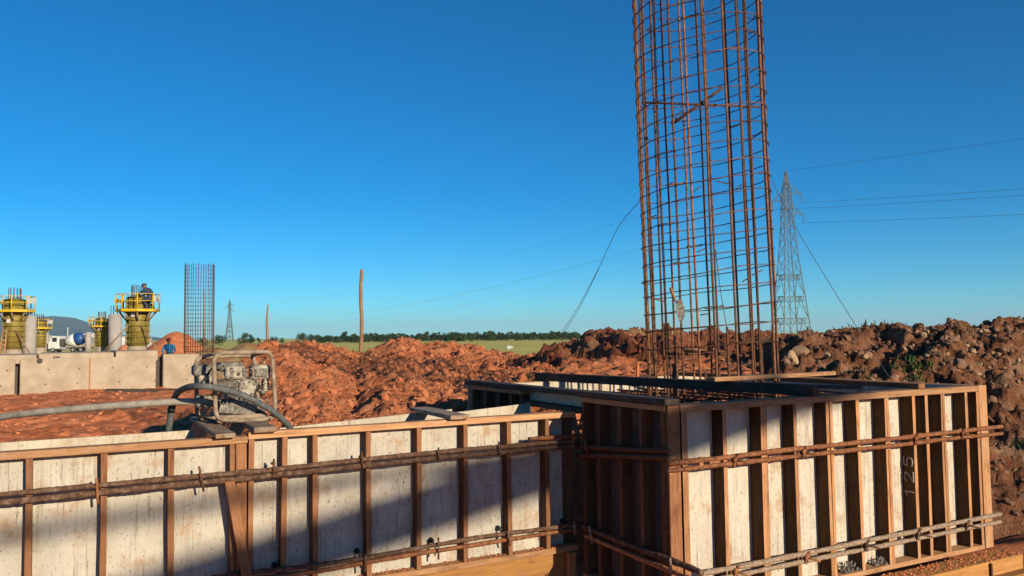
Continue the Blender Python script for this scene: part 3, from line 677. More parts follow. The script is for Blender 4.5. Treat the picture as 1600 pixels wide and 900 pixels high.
# wing nut ties on the box front
def wing(x, y, lab, mat, grp):
    s_, z_ = onT(x, y, -.04); P0 = L(s_, -.04, z_); th = thing('form_tie', lab, 'form tie', tuple(P0), 0, grp)
    ax = (-c + u*.35 - Z*.12).normalized()
    MB().tube([P0-ax*.06, P0+ax*.03, P0+ax*.105], .0075, 7).build('rod', mat, th)
    nut = MB().lathe([(.016, -.012), (.024, -.008), (.026, .006), (.018, .016)], P0, 9, ax).build('nut', mat, th)
    for sg in (-1, 1):
        w = MB(); d = (Z*.9*sg + u*.5*sg).normalized(); w.tube([P0+d*.018, P0+d*.038+ax*.006, P0+d*.05+ax*.016], [.010, .009, .006], 6); w.build('wing', mat, nut)
    MB().box(P0-ax*.02, u, c, Z, .05, .006, .075).build('washer_plate', mat, th)
for i, (x, y) in enumerate([(1148.7, 718.7), (1256, 706.4), (1431, 685.5), (1504, 677.5)]):
    wing(x, y, f'wing nut tie on upper bars of box front, {ORD[i]} from the lit corner', RUST, 'wing nut ties on the box front')
for i, (x, y) in enumerate([(1150, 893), (1260.5, 871), (1354, 851.6), (1435, 834), (1511, 820.5)]):
    wing(x, y, f'wing nut tie on lower bars of box front, {ORD[i]} from the lit corner', RUST_LIGHT if i < 2 else CRUST, 'wing nut ties on the box front')
def pin(x, y0, y1, lab, lean=0, mat=RUST, r=.0075, d=-.052, grp='tie pins on the low panel bars'):
    P0 = A_(x, y0, d); P1 = A_(x+lean, y1, d); th = thing('tie_pin', lab, 'tie pin', tuple(P1), 0, grp)
    MB().tube([P0, P0.lerp(P1, .3)-c*.003, P0.lerp(P1, .6)-c*.004, P1], r, 7).build('pin', mat, th)
    MB().tube([P0.lerp(P1, .35)+c*.05, P0.lerp(P1, .35)-c*.012], r*1.3, 7).build('rod', mat, th)
ups = [(151, 747, 787, 2, RUST), (311, 729, 768, 7, RUST_DARK), (428, 717, 741, -1, RUST_DARK), (565, 706, 731, 1, RUST_DARK), (685, 699, 719, 0, RUST_DARK), (779, 690, 712, 1, RUST_DARK), (893, 674, 698, 3, RUST)]
for i, (x, y0, y1, ln, mt) in enumerate(ups): pin(x, y0, y1, f'tie pin on the top bars of the low panels, {ORD[i]} from the left', ln, mt)
los = [(570, 866, 893, 1, CRUST), (685, 840, 874, 0, CRUST), (793, 831, 853, 4, CRUST), (897, 815, 836, 1, CRUST_PALE)]
for i, (x, y0, y1, ln, mt) in enumerate(los): pin(x, y0, y1, f'tie pin on the bottom bars of the low panels, {ORD[i]} from the left', ln, mt)
pin(1156-52, 0, 0, '', 0) if False else None
tp = thing('tie_pin', 'pale tie pin on the sloping bar of the shaded box side', 'tie pin', tuple(C_(922, 840, -.05)))
MB().tube([C_(920, 822, -.02), C_(921, 822, -.055), C_(925, 850, -.055)], .008, 7).build('pin', CRUST_PALE, tp)
tp = thing('tie_pin', 'pale tie pin low down near the lit box corner', 'tie pin', tuple(C_(1048, 880, -.05)))
MB().tube([C_(1047, 872, -.02), C_(1047, 873, -.055), C_(1049, 903, -.055)], .008, 7).build('pin', CRUST_PALE, tp)
tp = thing('tie_pin', 'small pin where the low panel bars meet the shaded box side', 'tie pin', tuple(C_(914, 700, -.05)))
MB().tube([C_(914, 689, -.02), C_(914, 689, -.055), C_(917, 706, -.055)], .008, 7).build('pin', RUST, tp)
for i, (x, y) in enumerate([(430, 884), (559, 862), (675, 845), (780, 826), (881, 815)]):
    s_, z_ = onT(x, y, TA+.06); th = thing('tie_cone', f'black tie cone just above bottom bars of low panel, {ORD[i]} from left', 'tie cone', tuple(L(s_, TA+.08, z_)), 0, 'black tie cones on the low panel')
    MB().lathe([(.022, 0), (.018, .03), (.010, .055)], L(s_, TA+.088, z_), 9, (-c)).build('cone', BLACK, th)
    MB().tube([L(s_, TA+.05, z_), L(s_+.002, TA+.01, z_-.035), L(s_+.003, TA+.012, z_-.10)], .006, 6).build('tail', BLACK, th)
ce = thing('bar_end', 'bent rusty hook ends of bars sticking out at the right box end', 'steel bar', tuple(L(3.8, .1, 1.3)))
MB().tube([L(3.66, .10, 1.30), L(3.86, .10, 1.29), L(3.9, .08, 1.25)], .010, 7).build('hook', RUST, ce)
MB().tube([L(3.66, .14, 1.34), L(3.84, .14, 1.34), L(3.88, .12, 1.28)], .008, 7).build('hook', RUST, ce)

# handwriting on the side of one stud: 125, reading upwards
sx_ = 2.65-.018-.002
wr = thing('chalk_number', 'white chalk number 125 written sideways on a stud of the box front', 'writing', tuple(L(sx_, .04, .8)))
G = {'1': [[(.15, .75), (.5, 1), (.5, 0)]],
     '2': [[(.05, .75), (.2, .97), (.6, 1), (.85, .8), (.75, .55), (.1, .05), (.1, 0), (.95, 0)]],
     '5': [[(.9, 1), (.2, 1), (.15, .58), (.55, .65), (.85, .45), (.8, .12), (.45, 0), (.08, .12)]]}
zb = .69
for ch in '125':
    for stroke in G[ch]:
        P_ = []
        for i in range(len(stroke)-1):
            a, b = stroke[i], stroke[i+1]
            for k in range(4): P_.append((a[0]+(b[0]-a[0])*k/4, a[1]+(b[1]-a[1])*k/4))
        P_.append(stroke[-1])
        MB().tube([L(sx_, .016+y*.082, zb+x*.095+.006*mnoise.noise(Vector((x*3, y*3, zb*50)))) for x, y in P_], .0062, 5).build('digit', CHALK, wr)
    zb += .128

# ------------------------------------------------------------------ the tall rebar cage
CB = L(2.03, 1.80, 1.40); CR = .655
topd = atD(1087, 0, CB.y); base = atD(1113, 592, CB.y)
AX = (topd-base).normalized(); AX = (AX + Vector((0, .0, 0))).normalized()
CT = base - AX*((base.z-1.2)/AX.z); HC = 6.6
cage = thing('rebar_cage', 'tall rusty cylindrical rebar cage standing in the box formwork, leaning left', 'rebar cage', tuple(CT))
e1 = AX.orthogonal().normalized(); e2 = AX.cross(e1)
def cyl(r, a, h): return CT + AX*h + (e1*math.cos(a)+e2*math.sin(a))*r
barm = []
for v in range(4):
    mb = MB(); n = 60; o = random.uniform(0, 90); P_ = []
    for i in range(n+1):
        h = HC*i/n; P_.append(Vector((.012*mnoise.noise(Vector((h*.5, o, 0))), .012*mnoise.noise(Vector((h*.5, 0, o))), h)))
    mb.tube(P_, .0115, 7); barm.append(mb)
rotq = Z.rotation_difference(AX).to_matrix()
NBAR = 24
me_bar = {}
for i in range(NBAR):
    a = 2*math.pi*(i+random.uniform(-.36, .36))/NBAR + .1; k = i % 4; mt = (CAGE_R, RUST_DARK, CAGE_R, RUST_DARK, RUST)[(i*3) % 5]
    key = (k, mt.name)
    if key not in me_bar:
        ob = barm[k].build('rebar', mt, cage, world=False); me_bar[key] = ob.data
    else:
        ob = bpy.data.objects.new('rebar', me_bar[key]); COL.objects.link(ob); ob.parent = cage
    p = cyl(CR-.02, a, random.uniform(-.05, .05)) - CT
    ob.matrix_local = Matrix.Translation(p) @ rotq.to_4x4() @ Matrix.Rotation(random.uniform(0, 6.28), 4, 'Z') @ Matrix.Rotation(random.uniform(-.004, .004), 4, 'X')
for i in range(7):                                          # lapped starter bars at the foot
    a = random.uniform(0, 6.28); MB().tube([cyl(CR-.055, a, -.1), cyl(CR-.05, a+.01, random.uniform(.5, 1.1))], .012, 7).build('rebar', RUST_DARK, cage)
hoopm = []
for v in range(5):
    mb = MB(); n = 72; o = random.uniform(0, 90); P_ = []
    for i in range(n+4):
        a = 2*math.pi*i/n; rr = CR*(1+.006*mnoise.noise(Vector((math.cos(a)*2, math.sin(a)*2, o)))) + (.012 if i >= n else 0)
        P_.append(Vector((math.cos(a)*rr, math.sin(a)*rr, .02*mnoise.noise(Vector((math.cos(a)*1.3, math.sin(a)*1.3, o)))+(.012 if i >= n else 0))))
    aa = 2*math.pi*4/n
    P_.append(P_[-1]*.86 + Vector((0, 0, .01)))             # tail of the tie turned inwards
    mb.tube(P_, .0052, 6); hoopm.append(mb)
hm = {}
tilt = Matrix.Rotation(-.085, 4, Vector((0, 1, 0)))          # hoops sit askew, right side higher
h = .18; i = 0
while h < HC-.1:
    k = i % 5; mt = RUST_DARK if i % 3 else CAGE_R
    if (k, mt.name) not in hm:
        ob = hoopm[k].build('hoop', mt, cage, world=False); hm[(k, mt.name)] = ob.data
    else:
        ob = bpy.data.objects.new('hoop', hm[(k, mt.name)]); COL.objects.link(ob); ob.parent = cage
    j = Matrix.Rotation(random.uniform(-.02, .02), 4, 'X') @ Matrix.Rotation(random.uniform(-.018, .018), 4, 'Y')
    low = min(1, max(.15, (h-.2)/1.6))
    ob.matrix_local = Matrix.Translation(AX*h) @ Matrix.Rotation(-.12*low, 4, Vector((0, 1, 0))) @ rotq.to_4x4() @ j @ Matrix.Rotation(random.uniform(0, 6.28), 4, 'Z')
    h += .173+random.uniform(-.016, .016) if h > .5 else .30; i += 1
for (x0, y0, x1, y1, dd, r) in [(1050, 194, 1128, 138, -.1, .016), (1003, 160, 1188, 167, .35, .012), (1068, 548, 1170, 556, .3, .016), (1044, 553, 1108, 553, -.35, .012)]:
    MB().tube([atD(x0, y0, CB.y+dd), atD(x1, y1, CB.y+dd)], r, 7).build('cross_bar', RUST_DARK, cage)
for (x, y, dx, dy) in [(1120, 283, 18, 4), (1085, 299, 10, -8), (1150, 295, 10, -7), (1090, 394, 12, -6), (1160, 440, 9, -5), (1175, 430, 16, -8), (1033, 45, 12, -14), (1053, 190, 10, -16), (1095, 492, 14, -2), (1018, 466, 20, 5)]:
    MB().tube([atD(x, y, CB.y-.5), atD(x+dx, y+dy, CB.y-.4)], .006, 6).build('tie_wire', RUST_DARK, cage)
# guy wires of the cage
def wire(lab, pts, r, mat=WIRE, name='guy_wire', cat='wire', n=10):
    P_ = [Vector(p) for p in pts]; out = []
    for i in range(len(P_)-1):
        p0 = P_[max(0, i-1)]; p1 = P_[i]; p2 = P_[i+1]; p3 = P_[min(len(P_)-1, i+2)]
        for k in range(n):
            t = k/n; out.append(.5*((2*p1)+(p2-p0)*t+(2*p0-5*p1+4*p2-p3)*t*t+(3*p1-p0-3*p2+p3)*t**3))
    out.append(P_[-1]); return tag(MB().tube(out, r, 5).build(name, mat), lab, cat)
wire('curved guy wire from the left of the tall cage down behind the ridge', [atD(999, 315, 8.5), atD(966, 355, 9.2), atD(935, 420, 10.3), atD(903, 480, 11.6), atD(880, 516, 12.6), atD(858, 552, 13.6)], .0036)
wire('second guy wire beside the curved one, splitting off near the ground', [atD(935, 421, 10.32), atD(906, 480, 11.8), atD(886, 513, 12.8), atD(864, 552, 13.9)], .0032)
wire('straight guy wire from the cage to the foot of the right bank', [atD(1206, 282, 9.0), atD(1246, 360, 9.2), atD(1290, 433, 9.5), atD(1340, 513, 9.8), atD(1391, 592, 10.2)], .0038)
wire('thin guy wire hanging down inside the tall cage', [atD(1118, 390, 8.6), atD(1126, 455, 9.2), atD(1137, 520, 10), atD(1142, 545, 10.5)], .004)
tw = thing('trowel', 'wooden handled trowel with a grey mortar blade stuck on the cage', 'trowel', tuple(atD(1060, 480, 7.55)))
D_ = 7.55
bl = [(1056.5, 471), (1060, 468), (1066, 470), (1069.5, 480), (1070, 494), (1067, 500), (1063.8, 506), (1061, 500), (1057, 488)]
MB().prism([atD(x, y, D_) for x, y in bl], Vector((0, .008, 0))).build('blade', ENG_GREY, tw)
MB().tube([atD(1047.5, 449, D_), atD(1049, 453, D_), atD(1054.5, 470, D_)], [.012, .016, .012], 8).build('handle', WOOD_YEL, tw)
MB().tube([atD(1054.5, 470, D_), atD(1057.5, 474, D_-.02), atD(1060, 470, D_)], .006, 6).build('tang', RUST_DARK, tw)

# ------------------------------------------------------------------ pump on the planks
pump = thing('water_pump', 'mortar spattered motor pump in a bent tube frame on planks', 'pump', tuple(L(-2.5, 1.7, 1.5)))
def pp(x, y, t_): s_, z_ = onT(x, y, t_); return L(s_, t_, z_)
tn, tr = 1.52, 1.90
def rounded(pts, rad, n=5):
    P_ = [Vector(p) for p in pts]; out = []
    for i, p in enumerate(P_):
        if i in (0, len(P_)-1): out.append(p); continue
        a = p + (P_[i-1]-p).normalized()*rad; b = p + (P_[i+1]-p).normalized()*rad
        for k in range(n+1):
            t = k/n; out.append(a*(1-t)**2 + p*2*t*(1-t) + b*t*t)
    return out
MB().tube(rounded([pp(382, 657, tn), pp(337, 656, tn), pp(334, 552, tn), pp(425, 549, tn), pp(431, 645, tn), pp(420, 656, tn-.02), pp(382, 657, tn)], .07), .0155, 10).build('frame_tube', PIPE, pump)
MB().tube(rounded([pp(360, 652, tr), pp(308, 655, tr), pp(306, 558, tr), pp(398, 555, tr), pp(404, 640, tr), pp(395, 650, tr), pp(360, 652, tr)], .07), .0155, 10).build('frame_tube', PIPE, pump)
for (xa, ya, xb, yb) in [(337, 652, 310, 651), (420, 653, 395, 646), (345, 551, 318, 557), (420, 549.5, 394, 555)]:
    MB().tube([pp(xa, ya, tn), pp(xb, yb, tr)], .013, 8).build('cross_tube', PIPE, pump)
def pbox(nm, x0, y0, x1, y1, t0, t1, mat, bev=.012):
    a, z1 = onT(x0, y0, t0); b, z0 = onT(x1, y1, t0)
    return MB().box(L((a+b)/2, (t0+t1)/2, (z0+z1)/2), u, c, Z, b-a, t1-t0, z1-z0).build(nm, mat, pump, bev)
pbox('skid_plate', 340, 650, 418, 656, tn+.01, tr, PIPE, .003)
pbox('engine_block', 357, 592, 402, 640, 1.60, 1.82, ENG_DARK, .02)
pbox('fuel_tank', 341, 567, 384, 580, 1.62, 1.86, ENG_GREY, .025)
pbox('carburettor', 303.5, 571, 331, 587, 1.72, 1.88, ENG_GREY, .012)
pbox('side_panel', 311, 587, 332, 603, 1.66, 1.80, ENG_PALE, .01)
cov = pbox('recoil_cover', 353, 573, 381.5, 592, 1.565, 1.66, ENG_PALE, .012)
MB().lathe([(.062, 0), (.066, .05)], pp(373, 584.5, 1.60), 20, c).build('fan_housing', ENG_GREY, pump)
MB().lathe([(.011, 0), (.011, .012)], pp(373, 584.5, 1.555), 10, c).build('crank_hole', BLACK, cov)
for (x0, n) in ((359, 5), (379, 4)):
    for i in range(n):
        y = 576+i*3.2; a = pp(x0, y, 1.558); b = pp(x0+6 if n == 5 else x0+2.4, y, 1.558); MB().beam(a, b, .006, .0055).build('slot', BLACK, cov)
af = pbox('air_filter', 395, 570.5, 423, 592, 1.57, 1.72, ENG_PALE, .016)
pbox('filter_bracket', 412, 592, 421, 612, 1.60, 1.68, ENG_PALE, .006)
MB().lathe([(.05, 0), (.062, .02), (.062, .08), (.045, .10)], pp(388, 606, 1.555), 14, c).build('pump_casing', ENG_PALE, pump)
for i, (x, y, r) in enumerate([(404, 604, .035), (410, 613, .028), (366, 607, .035), (352, 605, .022), (398, 620, .03)]):
    MB().rock(pp(x, y, 1.60), r, 2, .3).build('engine_fitting', ENG_GREY if i % 2 else ENG_DARK, pump)
MB().lathe([(.03, -.07), (.036, -.06), (.036, .06), (.03, .07)], pp(350, 600, 1.60), 12, u).build('muffler', ENG_DARK, pump)
for i in range(6):
    MB().box(pp(358+0*i, 595.5+i*2.2, 1.585), u, c, Z, .10, .05, .004).build('cooling_fin', ENG_GREY, pump)
for (x, y) in ((389, 597.5), (397, 601), (398.5, 609), (392, 615), (383, 614.5), (378, 607), (381, 599.5)):
    MB().lathe([(.0075, 0), (.0075, .012)], pp(x, y, 1.563), 6, -c).build('bolt', ENG_DARK, pump)
pbox('air_intake', 399, 576, 418, 588, 1.555, 1.575, ENG_GREY, .004)
pbox('base_rail', 345, 641, 415, 647, 1.60, 1.66, ENG_DARK, .004)
mb = MB()
for i in range(260):
    x = random.uniform(342, 424); y = random.choice([random.gauss(600, 9), random.gauss(582, 7), random.gauss(625, 10)]); mb.rock(pp(x, y, random.uniform(1.556, 1.60)), random.uniform(.003, .010), 1, .4)
tag(mb.build('mortar_spatter', ENG_PALE, pump), kind='stuff')
MB().tube([pp(404, 596, 1.585), pp(408, 602, 1.56), pp(402, 610, 1.56), pp(411, 618, 1.58)], .006, 6).build('fuel_line', BLACK, pump)
MB().tube([pp(331, 576, 1.7), pp(322, 590, 1.62), pp(308, 608, 1.6)], .007, 6).build('cable', BLACK, pump)
MB().prism([pp(345, 632, 1.56), pp(408, 622, 1.56), pp(398, 648, 1.56), pp(341, 645, 1.56)], c*.12).build('splash_guard', ENG_GREY, pump)
MB().lathe([(.042, 0), (.045, .03), (.045, .13), (.038, .14)], pp(306, 627.5, 1.80), 14, u).build('inlet_flange', ENG_PALE, pump)
MB().tube([pp(327, 627.5, 1.80), pp(352, 630, 1.75), pp(372, 622, 1.72)], .03, 10).build('suction_port', ENG_DARK, pump)

def hose(lab, pts, r, mat, collar=None, name='hose', n=8):
    th = thing(name, lab, 'hose', tuple(pts[0])); P_ = [Vector(p) for p in pts]; out = []
    for i in range(len(P_)-1):
        p0 = P_[max(0, i-1)]; p1 = P_[i]; p2 = P_[i+1]; p3 = P_[min(len(P_)-1, i+2)]
        for k in range(n):
            t = k/n; out.append(.5*((2*p1)+(p2-p0)*t+(2*p0-5*p1+4*p2-p3)*t*t+(3*p1-p0-3*p2+p3)*t**3))
    out.append(P_[-1]); MB().tube(out, r, 12).build('hose_pipe', mat, th)
    if collar: MB().tube(collar, r*1.16, 12).build('collar', BLACK, th)
hose('thick dark grey hose arching over in front of the pump', [pp(262, 690, 2.06), pp(264, 669, 2.02), pp(268.5, 638, 1.96), pp(275, 617, 1.86), pp(289, 606.5, 1.66), pp(310, 603.5, 1.47), pp(337, 606, 1.42), pp(369, 614, 1.42), pp(399, 627, 1.43), pp(425.6, 642, 1.46), pp(443, 657, 1.52), pp(456.5, 673, 1.58), pp(463, 690, 1.6)], .0225, HOSE,
     [pp(266.8, 643, 1.97), pp(269.5, 633, 1.95)])
hose('long pale suction hose running from the pump to the left edge', [pp(310, 627.8, 1.80), pp(273, 628, 1.84), pp(201, 632.5, 1.95), pp(115, 639, 2.15), pp(50, 645.5, 2.35), pp(0, 652, 2.6), pp(-60, 664, 2.9), L(-5.6, 3.6, .9), L(-7.2, 4.2, .05)], .0255, HOSE_PALE)

# ------------------------------------------------------------------ concrete strip beam and columns on the far side
BD = 36.6
PR = atD(311, 590, BD); beamA = Vector((PR.x, BD, 0))        # right end, foot of front face
def BL(a, d, z): return beamA - u*a + c*d + Z*z             # a metres left of the right end
def sx2a(x, y):                                              # column of the photo -> a on the front face
    d = ray(x, y); k = ((beamA-CAMO).dot(c))/d.dot(c); Q = CAMO + d*k; return (beamA-Q).dot(u)
a_gap = sx2a(249, 590); a_gap2 = sx2a(27, 590)
cbm = thing('concrete_beam', 'long pale concrete ground beam with dark joints, behind the clearing', 'concrete beam', tuple(BL(a_gap2/2, 0, 0)))
def blockm(a0, a1, d0, d1, z0, z1, nm='block'):
    return MB().box(BL((a0+a1)/2, (d0+d1)/2, (z0+z1)/2), u, c, Z, abs(a1-a0), d1-d0, z1-z0).build(nm, CONC, cbm, .03)
w_ = .14
blockm(0, a_gap-w_, 0, 1.0, -.3, 1.47); blockm(a_gap+w_, a_gap2-w_*.6, 0, 1.0, -.3, 1.40); blockm(a_gap2+w_*.6, a_gap2+9, 0, 1.0, -.3, 1.40)
MB().box(BL(a_gap, .6, .5), u, c, Z, w_*2, .2, 1.75).build('joint', DARKGAP, cbm); MB().box(BL(a_gap2, .6, .5), u, c, Z, w_*1.2, .2, 1.75).build('joint', DARKGAP, cbm)
for (x0, x1, z, nm) in [(60, 178, 1.60, 'cap_slab'), (181, 247, 1.64, 'cap_slab'), (-40, 57, 1.56, 'cap_slab')]:
    blockm(sx2a(x1, 558), sx2a(x0, 558), .12, 4.2, 1.2, z, nm)
am = sx2a(140, 590); MB().box(BL(am, -.006, .55), u, c, Z, .05, .02, 1.65).build('joint', RUST_LIGHT, cbm)
for x in (85, 88.5, 92): MB().box(BL(sx2a(x, 556), .115, 1.43), u, c, Z, .06, .02, .09).build('socket', BLACK, cbm)
MB().lathe([(.11, 0), (.11, .02)], BL(sx2a(62, 564), -.004, 1.30), 14, -c).build('socket', DARKGAP, cbm)
for i in range(18):
    MB().lathe([(.03, 0), (.03, .01)], BL(.6+(i//2)*1.35+random.uniform(-.2, .2), -.002, .35 if i % 2 else .95), 8, -c).build('tie_hole', DARKGAP, cbm)
plank('dark timber lying along the foot of the concrete beam', atD(165, 612, 34.0)*1.0, atD(305, 612.5, 35.2), .5, .22, WOOD_DARK, 'timber_beam', 'timber')

def column_form(x, yb, D, lab, propR=True, propL=False, hgt=2.75, ladder=False, tg=True):
    P0 = atD(x, yb, D); r = .44; th = thing('column_form', lab, 'column form', tuple(P0))
    def q(rad, a, z): return P0 + Vector((math.cos(a)*rad, math.sin(a)*rad, z))
    MB().lathe([(r+.02, -P0.z-.05), (r+.02, .28)], P0, 24).build('plinth', CONC, th)
    MB().lathe([(r, .26), (r, hgt)], P0, 28).build('shell', OLIVE, th)
    k = .42
    while k < hgt:
        MB().lathe([(r, k-.02), (r+.05, k-.02), (r+.05, k+.02), (r, k+.02)], P0, 28, cap=False).build('ring', OLIVE_RIB, th); k += .29
    for a in (.5, .5+math.pi): 
        MB().box(q(r+.05, a, hgt/2+.15), Vector((math.cos(a), math.sin(a), 0)), Vector((-math.sin(a), math.cos(a), 0)), Z, .12, .06, hgt-.35).build('flange', OLIVE_RIB, th)
        for i in range(8): MB().box(q(r+.09, a, .45+i*.29), Vector((math.cos(a), math.sin(a), 0)), Vector((-math.sin(a), math.cos(a), 0)), Z, .12, .12, .07).build('bolt', OLIVE_RIB, th)
    for a in range(8):
        an = a*math.pi/4+.2; MB().box(q(r+.012, an, hgt/2+.15), Vector((math.cos(an), math.sin(an), 0)), Vector((-math.sin(an), math.cos(an), 0)), Z, .03, .03, hgt-.4).build('rib', OLIVE, th)
    dk = hgt-.62; R_ = 1.03
    oc = [q(R_, (i+.5)*math.pi/4, dk) for i in range(8)]; ic = [q(r+.06, (i+.5)*math.pi/4, dk) for i in range(8)]
    mb = MB(); n = 8; b = 0
    for zz in (0, -.13):
        for L_ in (oc, ic):
            for p in L_: mb.v.append(p+Z*zz); mb.g.append(p)
    for i in range(8):
        j = (i+1) % 8
        for f_ in ([i, j, 8+j, 8+i], [16+i, 24+i, 24+j, 16+j], [i, 16+i, 16+j, j], [8+i, 8+j, 24+j, 24+i]): mb.f.append(f_[::-1]); mb.sm.append(False)
    mb.build('deck', YELLOW, th)
    for i in range(8):
        a = (i+.5)*math.pi/4; j = (i+1.5)*math.pi/4
        MB().tube([q(R_-.05, a, dk), q(R_-.02, a, dk+.78)], .035, 5).build('guard_post', YELLOW, th)
        for zz in (.40, .75): MB().tube([q(R_-.04, a, dk+zz), q(R_-.04, j, dk+zz)], .018, 5).build('guard_rail', YELLOW, th)
        MB().tube([q(R_-.18, a, dk-.12), q(r+.06, a, dk-.58)], .045, 5).build('bracket', POLEW, th)
    MB().box(q(R_-.1, .1, dk+.5), Vector((0, 1, 0)), Vector((1, 0, 0)), Z, .7, .03, .3).build('toe_board', WHITE, th)
    MB().box(q(R_-.1, 3.3, dk+.42), Vector((0, 1, 0)), Vector((1, 0, 0)), Z, .8, .03, .2).build('toe_board', YELLOW, th)
    for i in range(11):
        a = i*2*math.pi/11; MB().tube([q(.30, a, hgt-.1), q(.30, a, hgt+.55+.08*random.random())], .02, 4).build('starter_bar', RUST_DARK, th)
    if tg: MB().box(q(r+.06, -1.6, 1.85), Vector((1, 0, 0)), Vector((0, 1, 0)), Z, .2, .02, .2).build('label_plate', WHITE, th)
    for on, sg in ((propR, 1), (propL, -1)):
        if on: MB().tube([q(r, -.9 if sg > 0 else -2.2, 1.35), P0+Vector((sg*1.35, -.7, .02))], .035, 6).build('prop', POLEW, th)
    return P0
PL = column_form(21, 554, 46, 'olive column form with yellow platform at the far left', propR=True, hgt=3.1)
PRc = column_form(214.5, 549.5, 41.5, 'olive column form with yellow platform and a worker on top', propR=True, propL=True)
column_form(158.5, 547, 72, 'small distant column form with yellow platform left of a grey column', propR=False)
column_form(61.5, 548, 76, 'small distant column form with yellow platform above the truck cab', propR=False)
def col(x, yb, yt, D, r, lab, bars=True):
    P0 = atD(x, yb, D); P1 = atD(x, yt, D); th = thing('concrete_column', lab, 'column', tuple(P0))
    MB().lathe([(r, -P0.z-.05), (r, P1.z-P0.z)], P0, 26).build('shaft', CONC2, th)
    if bars:
        for i in range(8):
            a = i*math.pi/4; q = Vector((P0.x+math.cos(a)*r*.7, P0.y+math.sin(a)*r*.7, P1.z-.05)); MB().tube([q, q+Z*(.8 if D > 60 else .4)], .022, 4).build('starter_bar', RUST_DARK, th)
col(45.5, 552, 494, 72, .53, 'bare grey concrete column right of the far left column form')
col(179.5, 551, 491, 70, .53, 'bare grey concrete column left of the worker column form')
col(71.5, 549, 520, 150, .50, 'distant pale concrete column behind the small left form', False)
col(77.5, 548, 524, 190, .52, 'most distant thin pale column left of the truck cab', False)
col(137.5, 549, 519, 148, .52, 'distant pale concrete column at the rear of the truck', False)
col(132, 548, 522, 185, .5, 'thin distant column just behind the truck drum', False)
ld = thing('ladder', 'rough wooden ladder leaning on the far left column form', 'ladder', tuple(atD(4, 556, 36.6)))
MB().tube([atD(-1, 557, 36.5), atD(4.5, 514, 37.0)], .035, 5).build('rail', RAIL, ld); MB().tube([atD(6, 557, 36.5), atD(11, 514, 37.0)], .035, 5).build('rail', RAIL, ld)
for i in range(6):
    f = (i+.6)/6.2; MB().tube([atD(-1+5.5*f, 557-43*f, 36.5+.5*f), atD(6+5*f, 557-43*f, 36.5+.5*f)], .03, 5).build('rung', RAIL, ld)

# second, far cage
FC = atD(311, 549, 38.6); fcage = thing('rebar_cage', 'far upright rebar cage standing beyond the concrete beam', 'rebar cage', tuple(FC))
FH = (549-412)*38.6/FPX; r2 = .655
mb = MB().tube([Vector((0, 0, -1.2)), Vector((0, 0, FH))], .014, 5); o1 = mb.build('rebar', RUST_DARK, fcage, world=False); o1.location = (r2, 0, 0)
for i in range(1, 18):
    a = 2*math.pi*i/18+.1; o = bpy.data.objects.new('rebar', o1.data); COL.objects.link(o); o.parent = fcage; o.location = (math.cos(a)*r2, math.sin(a)*r2, random.uniform(-.06, .06))
mb = MB().tube([Vector((math.cos(2*math.pi*k/28)*r2, math.sin(2*math.pi*k/28)*r2, 0)) for k in range(28)], .0085, 4, closed=True); h1 = mb.build('hoop', RUST_DARK, fcage, world=False)
for i in range(1, 22):
    o = bpy.data.objects.new('hoop', h1.data); COL.objects.link(o); o.parent = fcage; o.location = (0, 0, i*.188+.05)
MB().tube([atD(319, 549, 38.2), atD(318.5, 452, 38.2)], .03, 5).build('core_post', POLEW, fcage)

# ------------------------------------------------------------------ timber poles
def pole(x, yt, yb, D, r0, r1, lab, braces=False, lean=0):
    P0 = atD(x+lean, yb, D); P1 = atD(x, yt, D); P0.z = min(P0.z, 0.0) if D < 60 else P0.z
    P0 = P1 + (P0-P1); th = thing('timber_pole', lab, 'pole', tuple(P0))
    n = 8; MB().tube([P0.lerp(P1, i/n)+Vector((.02*math.sin(i*1.7), 0, 0)) for i in range(n+1)], [r0+(r1-r0)*i/n for i in range(n+1)], 9).build('shaft', POLEW, th)
    if braces:
        for dx in (-.55, .6): MB().tube([P1.lerp(P0, .62), Vector((P0.x+dx, P0.y-.3, max(P0.z, .4)))], .05, 7).build('brace', POLEW, th)
pole(564.5, 421, 556, 28, .075, .058, 'single slim timber pole rising behind the middle of red heap')
pole(418, 476, 552, 31, .10, .03, 'tapered timber pole with splayed braces beyond the pump', True, -1)

